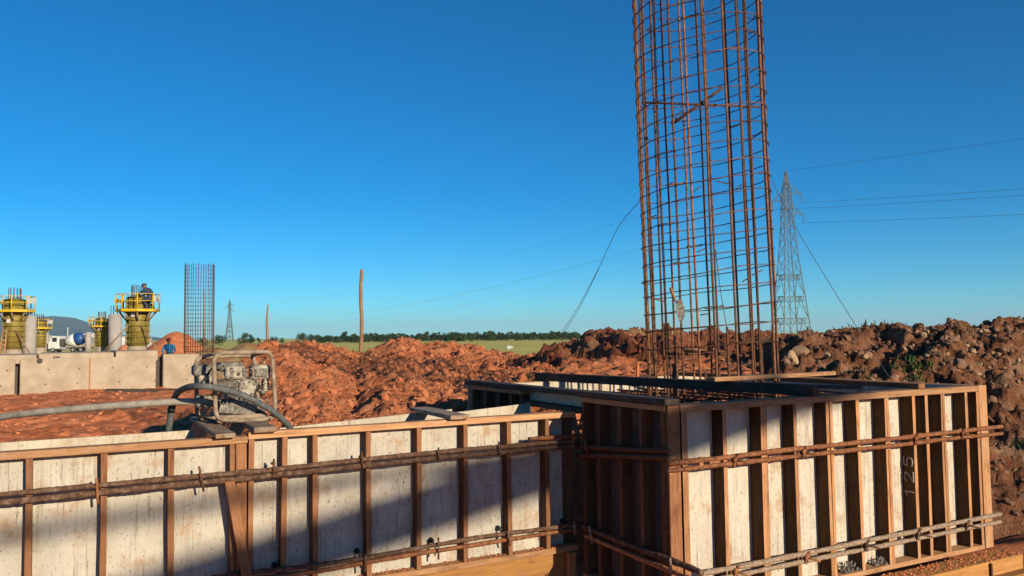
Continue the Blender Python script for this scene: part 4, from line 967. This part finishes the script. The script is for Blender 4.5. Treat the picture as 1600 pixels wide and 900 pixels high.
# ------------------------------------------------------------------ pylons and lines
PW = [(0, 3.45), (4.7, 2.95), (8.8, 2.5), (12.9, 2.0), (16, 1.65), (18.8, 1.4), (21.2, 1.2), (23.4, 1.05), (25.4, .95), (27.2, .88), (28.8, .8), (30.4, .45), (32.7, .05)]
def pylon(base, rz, lab, k=1.0):
    th = thing('pylon', lab, 'pylon', base, rz); M_ = MAT_OF[th]
    def c4(i, z, w): w = w*.82; sx, sy = [(-1, -1), (1, -1), (1, 1), (-1, 1)][i]; return M_ @ Vector((sx*w, sy*w, z))
    for i in range(4): MB().tube([c4(i, z, w) for z, w in PW], .10*k, 4).build('leg', PYLON, th)
    for f_ in range(4):
        mb = MB(); j = (f_+1) % 4
        for q in range(len(PW)-2):
            (z0, w0), (z1, w1) = PW[q], PW[q+1]
            mid = lambda a, b, t: a.lerp(b, t)
            if q < 3:
                A, B, C_2, D_2 = c4(f_, z0, w0), c4(j, z0, w0), c4(f_, z1, w1), c4(j, z1, w1)
                m0 = mid(C_2, D_2, .5); mb.tube([A, m0], .06*k, 4); mb.tube([B, m0], .06*k, 4)
                mb.tube([mid(A, C_2, .5), mid(A, m0, .5)], .045*k, 4); mb.tube([mid(B, D_2, .5), mid(B, m0, .5)], .045*k, 4)
                mb.tube([C_2, D_2], .07*k, 4)
                for e in range(1, 6):
                    mb.tube([mid(C_2, D_2, e/6), mid(mid(C_2, A, .22), mid(D_2, B, .22), (e+.5)/6.5)], .035*k, 4)
                mb.tube([mid(C_2, A, .22), mid(D_2, B, .22)], .045*k, 4)
            else:
                mb.tube([c4(f_, z0, w0), c4(j, z1, w1)], .05*k, 4); mb.tube([c4(j, z0, w0), c4(f_, z1, w1)], .05*k, 4)
                if q > 6: mb.tube([c4(f_, z1, w1), c4(j, z1, w1)], .05*k, 4)
        mb.build('bracing', PYLON, th)
    MB().tube([M_ @ Vector((0, 0, .5)), M_ @ Vector((0, 0, 32))], .07*k, 4).build('ladder', PYLON, th)
    tips = []
    for (sg, z, ln) in ((1, 28.4, 3.1), (-1, 27.0, 2.9), (1, 24.6, 3.2)):
        tip = Vector((sg*ln, 0, z-.2)); arm = MB()
        for sy in (-.8, .8):
            arm.tube([M_ @ Vector((sg*.8, sy, z)), M_ @ tip], .06*k, 4); arm.tube([M_ @ Vector((sg*.8, sy, z+1.5)), M_ @ tip], .05*k, 4)
        for e in (.33, .66):
            p = Vector((sg*.8, -.8, z)).lerp(tip, e); p2 = Vector((sg*.8, -.8, z+1.5)).lerp(tip, e); arm.tube([M_ @ p, M_ @ p2], .04*k, 4)
        arm.build('cross_arm', PYLON, th)
        MB().lathe([(.05*k, 0), (.10*k, -.2), (.06*k, -.5), (.10*k, -.9), (.06*k, -1.3), (.03, -1.6)], M_ @ tip, 8).build('insulator', PYLON, th)
        tips.append(M_ @ (tip - Z*1.6))
    tips.append(M_ @ Vector((0, 0, 32.7))); return tips
DP = 155; pb = atD(1236, 530, DP); pb.z = 0
DF = 640; pf = atD(358.5, 533, DF); pf.z = 0
rzP = math.radians(8); t1 = pylon(tuple(pb), rzP, 'tall steel lattice pylon right of the tall rebar cage'); t2 = pylon(tuple(pf), math.radians(12), 'small far lattice pylon over the trees beyond the pump', 2.2)
t3 = [p + Vector((242, -405, 0))*1.0 for p in t1]
nm_ = ['upper right arm', 'left arm', 'lower right arm', 'peak']
for i in range(4):
    for (A, B, sag, lab) in ((t1[i], t2[i], 12.5, f'power line from the {nm_[i]} of the near pylon to the far pylon'), (t1[i], t3[i], 12.0, f'power line from the {nm_[i]} of the near pylon to the right edge')):
        if i == 3: sag *= .75
        P_ = [A.lerp(B, k/40) - Z*(4*sag*(k/40)*(1-k/40)) for k in range(41)]
        tag(MB().tube(P_, .024 if B is t3[i] else .013, 5).build('power_line', WIRE), lab, 'power line')

# ------------------------------------------------------------------ hill, trees, field edge
hxs = np.linspace(-5200, -1400, 220); hys = np.linspace(4600, 7400, 60); HX_, HY_ = np.meshgrid(hxs, hys)
hp = np.interp(colx(HX_, HY_), [-260, -60, 30, 60, 80, 100, 120, 140, 165, 190, 215, 245, 300], [52, 88, 84, 92, 96, 93, 86, 70, 44, 22, 21, 12, -6])
hz = 2*hp*np.clip(1-np.abs(HY_-6000)/1300, -.02, 1)*(1+.05*fbm(HX_*.003, HY_*.003, 5, 5)) + 5*fbm(HX_*.015, HY_*.015, 7, 3)-4
tag(sheet('hill', hxs, hys, hz, HILL), kind='structure')

def crown_mesh(h, w, seed, dens=1.0, tall=False):
    rnd = random.Random(seed); mb = MB(); lobes = []
    nl = rnd.randint(8, 12)
    for i in range(nl):
        a = rnd.uniform(0, 6.28); rr = rnd.uniform(.1, .62)*w/2; zz = h*rnd.uniform(.08, .82) if not tall else h*rnd.uniform(.10, .92)
        lobes.append((Vector((math.cos(a)*rr, math.sin(a)*rr, zz)), rnd.uniform(.19, .33)*w*(1.05 if zz < h*.6 else .75)))
    for (C_3, R_) in lobes:
        for k in range(int(60*dens)):
            d = Vector((rnd.gauss(0, 1), rnd.gauss(0, 1), rnd.gauss(0, .85))).normalized()*R_*rnd.uniform(.55, 1.1); p = C_3+d
            s_ = rnd.uniform(.18, .42)*h/7; a = Vector((rnd.gauss(0, 1), rnd.gauss(0, 1), rnd.gauss(0, 1))).normalized()*s_; b = a.orthogonal().normalized()*s_*rnd.uniform(.5, 1)
            i0 = len(mb.v); mb.v += [p-a, p-b*.9, p+a, p+b]; mb.g += [p-a, p-b, p+a, p+b]; mb.f.append([i0, i0+1, i0+2, i0+3]); mb.sm.append(False)
    tr = MB(); tr.tube([Vector((0, 0, -.3)), Vector((rnd.uniform(-.1, .1), 0, h*.35)), Vector((rnd.uniform(-.3, .3), .1, h*.6))], [.03*h, .022*h, .01*h], 6)
    for C_3, R_ in lobes[:4]: tr.tube([Vector((0, 0, h*.32)), C_3*.9], [.014*h, .005*h], 5)
    return mb, tr
protos = []
for i in range(6):
    h = 7; w = [6.5, 5.2, 7.5, 4.4, 6.0, 3.6][i]; cm, trm = crown_mesh(h, w, 100+i, 1.2, i in (3, 5)); protos.append((cm, trm))
pt_me = [None]*6
def tree(x, yb, ytop, D, kind, lab, group='trees along the horizon'):
    P0 = atD(x, yb, D); P0.z = 0; P1 = atD(x, ytop, D); H_ = P1.z
    th = thing('tree', lab, 'tree', tuple(P0), 0, group); MAT_OF.pop(th)
    if pt_me[kind] is None:
        a = protos[kind][0].build('crown', LEAF, th, world=False); b = protos[kind][1].build('trunk', BARK, th, world=False); pt_me[kind] = (a.data, b.data)
    else:
        for nm, d in zip(('crown', 'trunk'), pt_me[kind]): o = bpy.data.objects.new(nm, d); COL.objects.link(o); o.parent = th
    th.scale = (H_/6.4*1.25, H_/6.4*1.25, H_/6.4); th.rotation_euler = (0, 0, random.uniform(0, 6.28))
rt = random.Random(3)
LABT = 'dark green tree in the far row along the edge of the field'
tree(383, 545, 519.5, 300, 0, 'round dark tree right of the small far pylon', None); tree(392, 545, 523, 320, 1, 'smaller dark tree touching the round one near the far pylon', None)
tree(343, 545, 522, 280, 2, 'dark tree seen through the right of the far rebar cage', None); tree(316, 545, 524, 270, 4, 'dark tree seen through the middle of the far rebar cage', None)
tree(404, 545, 528, 400, 3, 'low dark tree left of the splayed timber pole', None); tree(428, 545, 525, 330, 2, 'wide low dark tree right of the splayed timber pole', None); tree(440, 545, 528, 360, 1, 'small dark tree at the right end of the splayed pole clump', None)
tree(473, 545, 519, 420, 2, 'tallest pale topped tree at the left end of the far row', None); tree(486, 545, 522, 440, 0, 'bushy tree beside the tallest one in the far row', None); tree(537, 543, 518.5, 470, 3, 'tall spindly tree in the far row left of slim pole', None)
tree(667, 541, 519, 480, 5, 'pointed taller tree above the middle of the far row', None); tree(661, 541, 521.5, 480, 0, 'rounded dark tree beside the pointed one in far row', None)
x = 494
while x < 905:
    top = 523.5 - .008*(x-494) + rt.uniform(-2.6, 2.0); D = rt.uniform(330, 430)
    if x > 690: top -= 1.2
    tree(x, 541, top, D, rt.choice([0, 1, 2, 3, 4, 4, 1]), 'dark green tree of the far row ' + ('between the splayed pole and the slim pole' if x < 563 else 'from the slim pole to the tall pointed tree' if x < 667 else 'on its right half, beyond the grass field')); x += rt.uniform(2.4, 4.0)
for x in (1000, 1066, 1086, 1097, 1105, 1190): tree(x, 540, 517 + rt.uniform(-2, 3) - (2 if x == 1000 else 0), 300, rt.choice([0, 1, 2, 4]), 'dark tree top showing over the earth ridge by the cage', 'trees beyond the earth ridge')
for i, xx in enumerate([690, 850]): 
    P = atD(xx+100, 548, 170)
mb = MB(); P = atD(795, 551, 130)
for k in range(3): mb.rock(Vector((P.x+.3*k-.2, 130, .25)), .35, 2, .3)
tag(mb.build('field_stones', WHITE), 'pale stones lying in the field beyond the red heap', 'stones')

# ------------------------------------------------------------------ truck, sheds, lamp
tk = thing('mixer_truck', 'white concrete mixer truck with a white and blue drum, far off', 'truck', tuple(Vector((atD(109, 545, 150).x, 150, 0))))
O = MAT_OF[tk].translation; X_ = Vector((1, 0, 0)); Y_ = Vector((0, 1, 0))
def tb(nm, x, y, z, sx, sy, sz, mat, bev=.05, par=None): return MB().box(O+Vector((x, y, z)), X_, Y_, Z, sx, sy, sz).build(nm, mat, par or tk, bev)
cab = MB().prism([O+Vector(p) for p in [(-3.3, -1.2, .7), (-1.35, -1.2, .7), (-1.35, -1.2, 3.0), (-2.6, -1.2, 3.05), (-3.1, -1.2, 2.1), (-3.3, -1.2, 1.9)]], Y_*2.4).build('cab', WHITE, tk, .06)
tb('window', -2.15, -1.2, 2.35, .85, .04, .75, GLASS, .02, cab); tb('windscreen', -2.9, 0, 2.55, .06, 1.9, .7, GLASS, .02, cab)
tb('chassis', .9, 0, .85, 6.6, 1.0, .3, ENG_DARK); tb('bumper', -3.35, 0, .7, .15, 2.3, .35, ENG_DARK); tb('water_tank', -1.0, 0, 1.9, .6, 2.2, 1.2, ENG_DARK); tb('fuel_tank', -.6, -.95, .75, 1.0, .5, .5, GALV)
axd = Vector((.95, 0, .24)).normalized(); D0 = O+Vector((-.6, 0, 1.9))
MB().lathe([(.35, -.1), (.8, .2), (1.12, 1.1), (1.16, 1.9)], D0, 20, axd).build('drum', WHITE, tk); MB().lathe([(1.165, 1.9), (1.10, 2.7), (.85, 3.5)], D0, 20, axd).build('drum_band', BLUEP, tk); MB().lathe([(.85, 3.5), (.6, 3.95), (.5, 4.1)], D0, 20, axd).build('drum_mouth', WHITE, tk)
tb('hopper', 3.7, 0, 3.1, .9, 1.2, .8, WHITE); MB().beam(O+Vector((3.9, 0, 2.6)), O+Vector((4.8, 0, 1.2)), .5, .15).build('chute', GALV, tk); MB().beam(O+Vector((3.3, -.9, .9)), O+Vector((3.3, -.9, 2.8)), .2, .2, Y_).build('drum_stand', ENG_DARK, tk)
for x in (-2.5, 1.2, 2.6):
    for y in (-1.05, 1.05):
        wh = MB().lathe([(.3, -.16), (.5, -.14), (.52, 0), (.5, .14), (.3, .16)], O+Vector((x, y, .52)), 16, Y_).build('wheel', TYRE, tk); MB().lathe([(.25, -.18), (.25, .18)], O+Vector((x, y, .52)), 12, Y_).build('rim', GALV, wh)
bd = thing('site_shed', 'long low beige shed behind the mixer truck', 'shed', tuple(Vector((atD(112, 535, 230).x, 230, 0))))
O2 = MAT_OF[bd].translation
MB().box(O2+Vector((0, 0, 1.6)), X_, Y_, Z, 11.5, 5, 3.2).build('wall', CONC, bd); MB().box(O2+Vector((0, 0, 3.3)), X_, Y_, Z, 12, 5.6, .25).build('roof', CONC2, bd)
for i in range(5): MB().box(O2+Vector((-4.4+i*2.2, -2.51, 1.7)), X_, Y_, Z, .9, .06, .9).build('window', GLASS, bd)
tn_ = thing('tent', 'white sloped tent between the grey column and the worker form', 'tent', tuple(Vector((atD(196, 540, 110).x, 110, 0)))); O3 = MAT_OF[tn_].translation
MB().prism([O3+Vector(p) for p in [(-1.6, 0, .9), (1.8, 0, .9), (1.8, 0, 2.2), (.9, 0, 3.0), (-1.6, 0, 2.2)]], Y_*4).build('canopy', WHITE, tn_, .02)
for xx in (-1.5, 1.7): MB().tube([O3+Vector((xx, .1, 0)), O3+Vector((xx, .1, 1.0))], .05, 6).build('leg', GALV, tn_)
lp = thing('lamp_post', 'thin pale lamp post standing above the distant truck', 'lamp post', tuple(Vector((atD(105.5, 540, 200).x, 200, 0)))); O4 = MAT_OF[lp].translation
MB().tube([O4, O4+Z*5.2], .10, 6).build('post', WHITE, lp); MB().box(O4+Vector((0, 0, 5.25)), X_, Y_, Z, .5, .25, .12).build('lamp_head', WHITE, lp)

# ------------------------------------------------------------------ people
def skin_mesh(name, verts, edges, radii, mat, parent, sub=1):
    me = bpy.data.meshes.new(name); me.from_pydata([tuple(v) for v in verts], edges, []); o = bpy.data.objects.new(name, me); COL.objects.link(o)
    o.modifiers.new('skin', 'SKIN'); sv = me.skin_vertices[0].data
    for i, r in enumerate(radii): sv[i].radius = (r, r) if not isinstance(r, tuple) else r; sv[i].use_root = (i == 0)
    s_ = o.modifiers.new('sub', 'SUBSURF'); s_.levels = sub; s_.render_levels = sub
    dg = bpy.context.evaluated_depsgraph_get(); ev = o.evaluated_get(dg); m2 = bpy.data.meshes.new_from_object(ev); o.modifiers.clear(); o.data = m2; bpy.data.meshes.remove(me)
    m2.materials.clear(); m2.materials.append(mat); m2.polygons.foreach_set('use_smooth', [True]*len(m2.polygons))
    a = m2.attributes.new('g', 'FLOAT_VECTOR', 'POINT'); co = np.empty(len(m2.vertices)*3, dtype=np.float32); m2.vertices.foreach_get('co', co); a.data.foreach_set('vector', co)
    o.parent = parent; return o
def person(loc, rz, J, lab, shirt, trousers, hat):
    """J: joint positions in metres, x right, y facing, z up from the feet"""
    th = thing('person', lab, 'person', loc, rz); V = {k: Vector(v) for k, v in J.items()}
    names = ['pelvis', 'waist', 'chest', 'neck', 'chin', 'head', 'crown']; vs_ = [V[n] for n in names]; ed = [(i, i+1) for i in range(6)]
    rad = [.14, .125, .155, .058, .075, .095, .05]
    def chain(root, pts, rs):
        last = root
        for p, r in zip(pts, rs): vs_.append(Vector(p)); rad.append(r); ed.append((last, len(vs_)-1)); last = len(vs_)-1
        return last
    for s_ in ('l', 'r'):
        chain(0, [V['hip_'+s_], V['knee_'+s_], V['ankle_'+s_], V['toe_'+s_]], [.095, .065, .045, .035])
        hd = chain(2, [V['sh_'+s_], V['elbow_'+s_], V['wrist_'+s_]], [.065, .045, .03])
        d = (V['wrist_'+s_]-V['elbow_'+s_]).normalized(); side = d.cross(Vector((0, 1, .2))).normalized(); palm = V['wrist_'+s_]+d*.07
        pl = chain(hd, [palm], [.032])
        for f_ in range(4):
            b = palm + side*(f_-1.5)*.02; ln = [.06, .075, .07, .055][f_]; chain(pl, [b+d*.03, b+d*(.03+ln*.6)+Vector((0, .012, -.004)), b+d*(.03+ln)+Vector((0, .03, -.01))], [.011, .009, .007])
        chain(hd, [V['wrist_'+s_]+d*.03+side*.035, V['wrist_'+s_]+d*.065+side*.06+Vector((0, .01, 0))], [.011, .008])
    body = skin_mesh('body', vs_, ed, rad, SKIN, th)
    dn_ = (V['pelvis']-V['waist'])*.9; sv_ = [V['waist']+dn_, V['waist'], V['chest'], V['neck']-(V['neck']-V['chest'])*.25]; se = [(0, 1), (1, 2), (2, 3)]; sr = [.16, .15, .175, .09]
    for s_ in ('l', 'r'):
        b = len(sv_); sv_ += [V['sh_'+s_], V['elbow_'+s_], V['elbow_'+s_].lerp(V['wrist_'+s_], .75)]; se += [(2, b), (b, b+1), (b+1, b+2)]; sr += [.085, .065, .05]
    skin_mesh('shirt', sv_, se, sr, shirt, body)
    tv = [V['pelvis'].lerp(V['waist'], .5), V['pelvis']]; te = [(0, 1)]; trr = [.155, .165]
    for s_ in ('l', 'r'):
        b = len(tv); tv += [V['hip_'+s_], V['knee_'+s_], V['ankle_'+s_]+Z*.02]; te += [(1, b), (b, b+1), (b+1, b+2)]; trr += [.115, .085, .07]
    skin_mesh('trousers', tv, te, trr, trousers, body)
    hd = V['head']; up = (V['crown']-V['chin']).normalized(); fw = Vector((0, 1, 0)); fw = (fw-up*fw.dot(up)).normalized(); sd = fw.cross(up)
    def ch(nm, mb_, mt): o = mb_.build(nm, mt, body, world=False); return o
    ch('helmet', MB().lathe([(.135, -.005), (.125, .03), (.10, .075), (.05, .105), (.01, .112)], hd+up*.04, 14, up), hat); ch('helmet_peak', MB().box(hd+up*.04+fw*.135, sd, fw, up, .15, .09, .015), hat)
    ch('nose', MB().rock(hd+fw*.10-up*.015, .016, 1, .1), SKIN)
    for q in (-1, 1): ch('eye', MB().rock(hd+fw*.088+sd*q*.033+up*.012, .011, 1, .05), BLACK); ch('ear', MB().rock(hd+sd*q*.095-up*.005, .025, 1, .1, (.5, .8, 1)), SKIN)
    ch('mouth', MB().box(hd+fw*.088-up*.055, sd, fw, up, .045, .01, .008), CLOTH_R)
    for s_ in ('l', 'r'): ch('boot', MB().beam(V['ankle_'+s_]-Z*.055-Vector((0, .06, 0)), V['toe_'+s_]-Z*.0+Vector((0, .05, -.01)), .10, .10), BLACK)
    return th
# worker leaning over the rim of the column form
dk = 2.75-.62
Pw = PRc + Vector((.70, -.25, dk))
person(tuple(Pw), math.radians(75), dict(pelvis=(0, -.10, .50), waist=(0, -.05, .66), chest=(0, .10, .90), neck=(0, .22, 1.05), chin=(0, .29, 1.08), head=(0, .33, 1.15), crown=(0, .35, 1.25),
       hip_l=(-.11, -.08, .46), knee_l=(-.16, .30, .50), ankle_l=(-.14, .02, .09), toe_l=(-.16, .17, .045), hip_r=(.11, -.08, .46), knee_r=(.15, .28, .34), ankle_r=(.14, -.10, .10), toe_r=(.14, .03, .045),
       sh_l=(-.20, .13, .97), elbow_l=(-.25, .33, .82), wrist_l=(-.15, .52, .74), sh_r=(.20, .13, .97), elbow_r=(.26, .30, .80), wrist_r=(.16, .50, .72)),
       'person in dark clothes and dark helmet crouching on the yellow platform', CLOTH_DK, CLOTH_DK, CLOTH_DK)
Pw2 = atD(264.5, 566, 40.5); Pw2.z = .42
person(tuple(Pw2), math.radians(180), dict(pelvis=(0, 0, .92), waist=(0, .01, 1.08), chest=(0, .03, 1.32), neck=(0, .05, 1.50), chin=(0, .08, 1.55), head=(0, .10, 1.63), crown=(0, .10, 1.74),
       hip_l=(-.10, 0, .88), knee_l=(-.11, .05, .48), ankle_l=(-.12, 0, .09), toe_l=(-.13, .15, .045), hip_r=(.10, 0, .88), knee_r=(.11, .06, .48), ankle_r=(.12, .03, .09), toe_r=(.13, .18, .045),
       sh_l=(-.21, .03, 1.39), elbow_l=(-.31, .08, 1.12), wrist_l=(-.22, .28, 1.02), sh_r=(.21, .03, 1.39), elbow_r=(.31, .06, 1.12), wrist_r=(.20, .26, 1.0)),
       'person in bright blue shirt and maroon cap working beyond the concrete beam', CLOTH_BL, CLOTH_W, CLOTH_R)

# ------------------------------------------------------------------ stones, clods, weeds, stake
rk = random.Random(11)
def pick(xs, ys, Zg, x, y): return Vector((x, y, sample(xs, ys, Zg, x, y)))
big = []
for lab, x, y, D, r, sq in [('largest pale angular boulder on the bank right beside the cage', 1236, 559, 11.6, .125, (1.1, .9, .9)), ('second pale boulder behind the largest one by the cage', 1254, 547, 12.6, .12, (1.3, .9, .7))]:
    P = atD(x, y, D); mb = MB(); mb.rock(P, r, 3, .3, sq); tag(mb.build('boulder', ROCK), lab, 'boulder')
# stones by ray onto the bank so that the lit upper belt carries most of them
rocks_me = []
for i in range(8):
    mb = MB(); mb.rock(Vector((0, 0, 0)), 1, 2, .35); rocks_me.append(mb)
rme = {}
def inst_rock(P, r, mat, lab, name, grp, cat='stone'):
    k = (rk.randrange(8), mat.name)
    if k not in rme: o = rocks_me[k[0]].build(name, mat, world=False); rme[k] = o.data
    else: o = bpy.data.objects.new(name, rme[k]); COL.objects.link(o)
    o.location = P; o.scale = (r*rk.uniform(.8, 1.3), r*rk.uniform(.8, 1.2), r*rk.uniform(.6, 1.0)); o.rotation_euler = (rk.uniform(-.6, .6), rk.uniform(-.6, .6), rk.uniform(0, 6.28))
    return tag(o, lab, cat, grp)
nb = 0; tries = 0
while nb < 230 and tries < 12000:
    tries += 1; Y = rk.uniform(8.5, 17); X = rk.uniform(.30*Y, .645*Y); z = sample(BX, BY, BZ, X, Y); px = 800+FPX*X/Y
    if z < .5: continue
    py = 521 - (z-EYE)*FPX/Y
    w = 1 if (px > 1380 and 518 < py < 562) else .3 if (px > 1380 and py < 600) else (.35 if px > 1230 and py < 620 else .12)
    if rk.random() > w: continue
    pale = rk.random() < (.62 if 518 < py < 562 and px > 1380 else .3); r = abs(rk.gauss(0, .032))+.036
    inst_rock(Vector((X, Y, z+r*.25)), r, ROCK if pale else ROCK_BR, ('pale loose stone ' if pale else 'brown earth clod ') + ('large ' if r > .1 else '')*0 + ('near the crest of' if py < 535 else 'high on' if py < 550 else 'halfway up' if py < 575 else 'low down') + ' the right bank, ' + ('near the cage' if px < 1350 else 'above the middle of box' if px < 1480 else 'by the right edge'), 'loose_stone' if pale else 'earth_clod', 'pale stones on the right bank' if pale else 'brown clods on the right bank', 'stone' if pale else 'clod'); nb += 1
mb = MB()
for i in range(2600):
    Y = rk.uniform(7.2, 17); X = rk.uniform(.30*Y, .66*Y); z = sample(BX, BY, BZ, X, Y)
    if z < .1: continue
    mb.rock(Vector((X, Y, z+.005)), rk.uniform(.014, .055), 1, .35)
tag(mb.build('rubble', ROCK_BR), kind='stuff', label='small brown rubble strewn over the right bank')
mb = MB()
for i in range(900):
    Y = rk.uniform(8.5, 17); X = rk.uniform(.36*Y, .66*Y); z = sample(BX, BY, BZ, X, Y)
    if z < .9: continue
    mb.rock(Vector((X, Y, z+.01)), rk.uniform(.012, .045), 1, .35)
tag(mb.build('pale_chips', ROCK), kind='stuff', label='pale stone chips strewn over the right bank')
mb = MB()
for i in range(5200):
    Y = rk.uniform(7.5, 18); X = rk.uniform(-.40*Y, .06*Y); z = sample(HX, HY, HZ, X, Y)
    if z < .2: continue
    mb.rock(Vector((X, Y, z+.008)), (rk.uniform(.05, .11) if i % 45 == 0 else min(.06, .007+abs(rk.gauss(0, .015)))), 1, .4)
tag(mb.build('clods', CLOD), kind='stuff', label='loose red clods covering the red heap')
mb = MB()
for i in range(2200):
    Y = rk.uniform(10, 18); X = rk.uniform(.0*Y, .33*Y); z = sample(RX, RY, RZ, X, Y)
    if z < .2: continue
    mb.rock(Vector((X, Y, z+.008)), min(.10, .014+abs(rk.gauss(0, .026))), 1, .4)
tag(mb.build('clods', SOIL_RIDGE), kind='stuff', label='loose brown clods on the ridge behind the cage')
mb = MB()
for i in range(420):
    Y = rk.uniform(11, 35); X = rk.uniform(-.66*Y, -.30*Y); z = float(ground_z(np.array([X]), np.array([Y]))[0])
    mb.rock(Vector((X, Y, z+.01)), min(.20, .015+abs(rk.gauss(0, .045))), 1, .4, (1, 1, .7))
tag(mb.build('clods', CLOD), kind='stuff', label='loose red clods on the clearing at left')
def weeds(x, y, D, n, hgt, spread, lab, mat=GRASSM, on=(BX, BY, BZ), name='weed_tuft', cat='weeds'):
    C0 = atD(x, y, D); r_ = random.Random(int(x*7+y)); mb = MB()
    for i in range(n):
        X = C0.x + r_.gauss(0, spread); Y = C0.y + r_.gauss(0, spread*.8); z = sample(*on, X, Y)-.01
        a = r_.uniform(0, 6.28); h_ = hgt*r_.uniform(.5, 1.2); ln = Vector((math.cos(a), math.sin(a), 0))*h_*r_.uniform(.2, .7); sd = Vector((-math.sin(a), math.cos(a), 0))*r_.uniform(.008, .018)*(hgt/.15)
        b = Vector((X, Y, z)); i0 = len(mb.v); pts = [b-sd, b+sd, b+ln*.5+Z*h_*.7+sd*.8, b+ln*.5+Z*h_*.7-sd*.8, b+ln+Z*h_*.9]
        mb.v += pts; mb.g += pts; mb.f += [[i0, i0+1, i0+2, i0+3], [i0+3, i0+2, i0+4]]; mb.sm += [False]*2
    o = tag(mb.build(name, mat), lab, kind='stuff')
weeds(1312, 560, 11.2, 420, .115, .24, 'broad green weed patch low on the bank right of the cage')
weeds(1290, 575, 10.6, 300, .10, .18, 'lower green weed patch just above the box edge')
weeds(1425, 545, 11.6, 240, .11, .12, 'small green weed tuft among pale stones mid bank')
weeds(1540, 518, 12.5, 140, .06, .22, 'thin green weed strip near the bank crest at right')
weeds(1592, 585, 9.8, 120, .09, .11, 'green weed tuft at the right edge of the bank')
weeds(1315, 521, 14.2, 520, .10, .42, 'dark green scrub on the bank crest right of the pylon')
weeds(1085, 535, 15.5, 200, .09, .8, 'dry straw coloured weeds on the ridge behind the cage', DRYG, (RX, RY, RZ))
sk = thing('survey_stake', 'short bright orange stake on the ridge left of the cage', 'stake', tuple(atD(996, 592, 11.0)))
MB().beam(atD(996, 594, 11.0), atD(996.5, 566, 11.05), .025, .025, c).build('stake', ORANGE, sk)

# ------------------------------------------------------------------ added to shade the low panels: an unseen girder on columns and a pipe
def sunpt(s_, t_, z_, hgt): P = L(s_, t_, z_); return P + SUN*((hgt-z_)/SUN.z)
GH = 6.2; TP = TA+.09
def band(s_): return .60 + (s_+2.36)*.195
gA = sunpt(-10.5, TP, band(-10.5), GH); gB = sunpt(1.9, TP, band(1.9), GH); gC = sunpt(-5.9, TP, band(-5.9), GH)
gd = thing('shade_girder', 'unseen girder on two round columns, added to cast the shade band', 'girder', tuple((gA+gB)/2))
MB().beam(gA, gB,   .33, .33).build('beam', CONC2, gd, .02)
for q in (gA, gC): MB().lathe([(.5, -q.z), (.5, -.18)], q, 24).build('column', CONC2, gd)
hA = sunpt(-7.5, TP, .74, GH+.26); hB = sunpt(.6, TP, 1.22, GH+.26)
pl_ = thing('shade_pipe', 'unseen pipe across the girder, added to cast the thin shade band', 'pipe', tuple(hA))
MB().tube([hA, hB], .05, 10).build('pipe', GALV, pl_); MB().tube([Vector((hA.x, hA.y, 0)), hA], .09, 10).build('post', GALV, pl_)

# ------------------------------------------------------------------ air
HZM = bpy.data.materials.new('haze'); HZM.use_nodes = True; t = HZM.node_tree; t.nodes.clear()
pv = t.nodes.new('ShaderNodeVolumePrincipled'); pv.inputs['Color'].default_value = (.55, .80, 1, 1); pv.inputs['Density'].default_value = 0.85e-4; pv.inputs['Anisotropy'].default_value = .0
ot = t.nodes.new('ShaderNodeOutputMaterial'); t.links.new(pv.outputs[0], ot.inputs['Volume'])
hzb = MB().box(Vector((0, 0, 118)), Vector((1, 0, 0)), Vector((0, 1, 0)), Z, 30000, 30000, 240).build('haze', HZM); tag(hzb, kind='stuff')
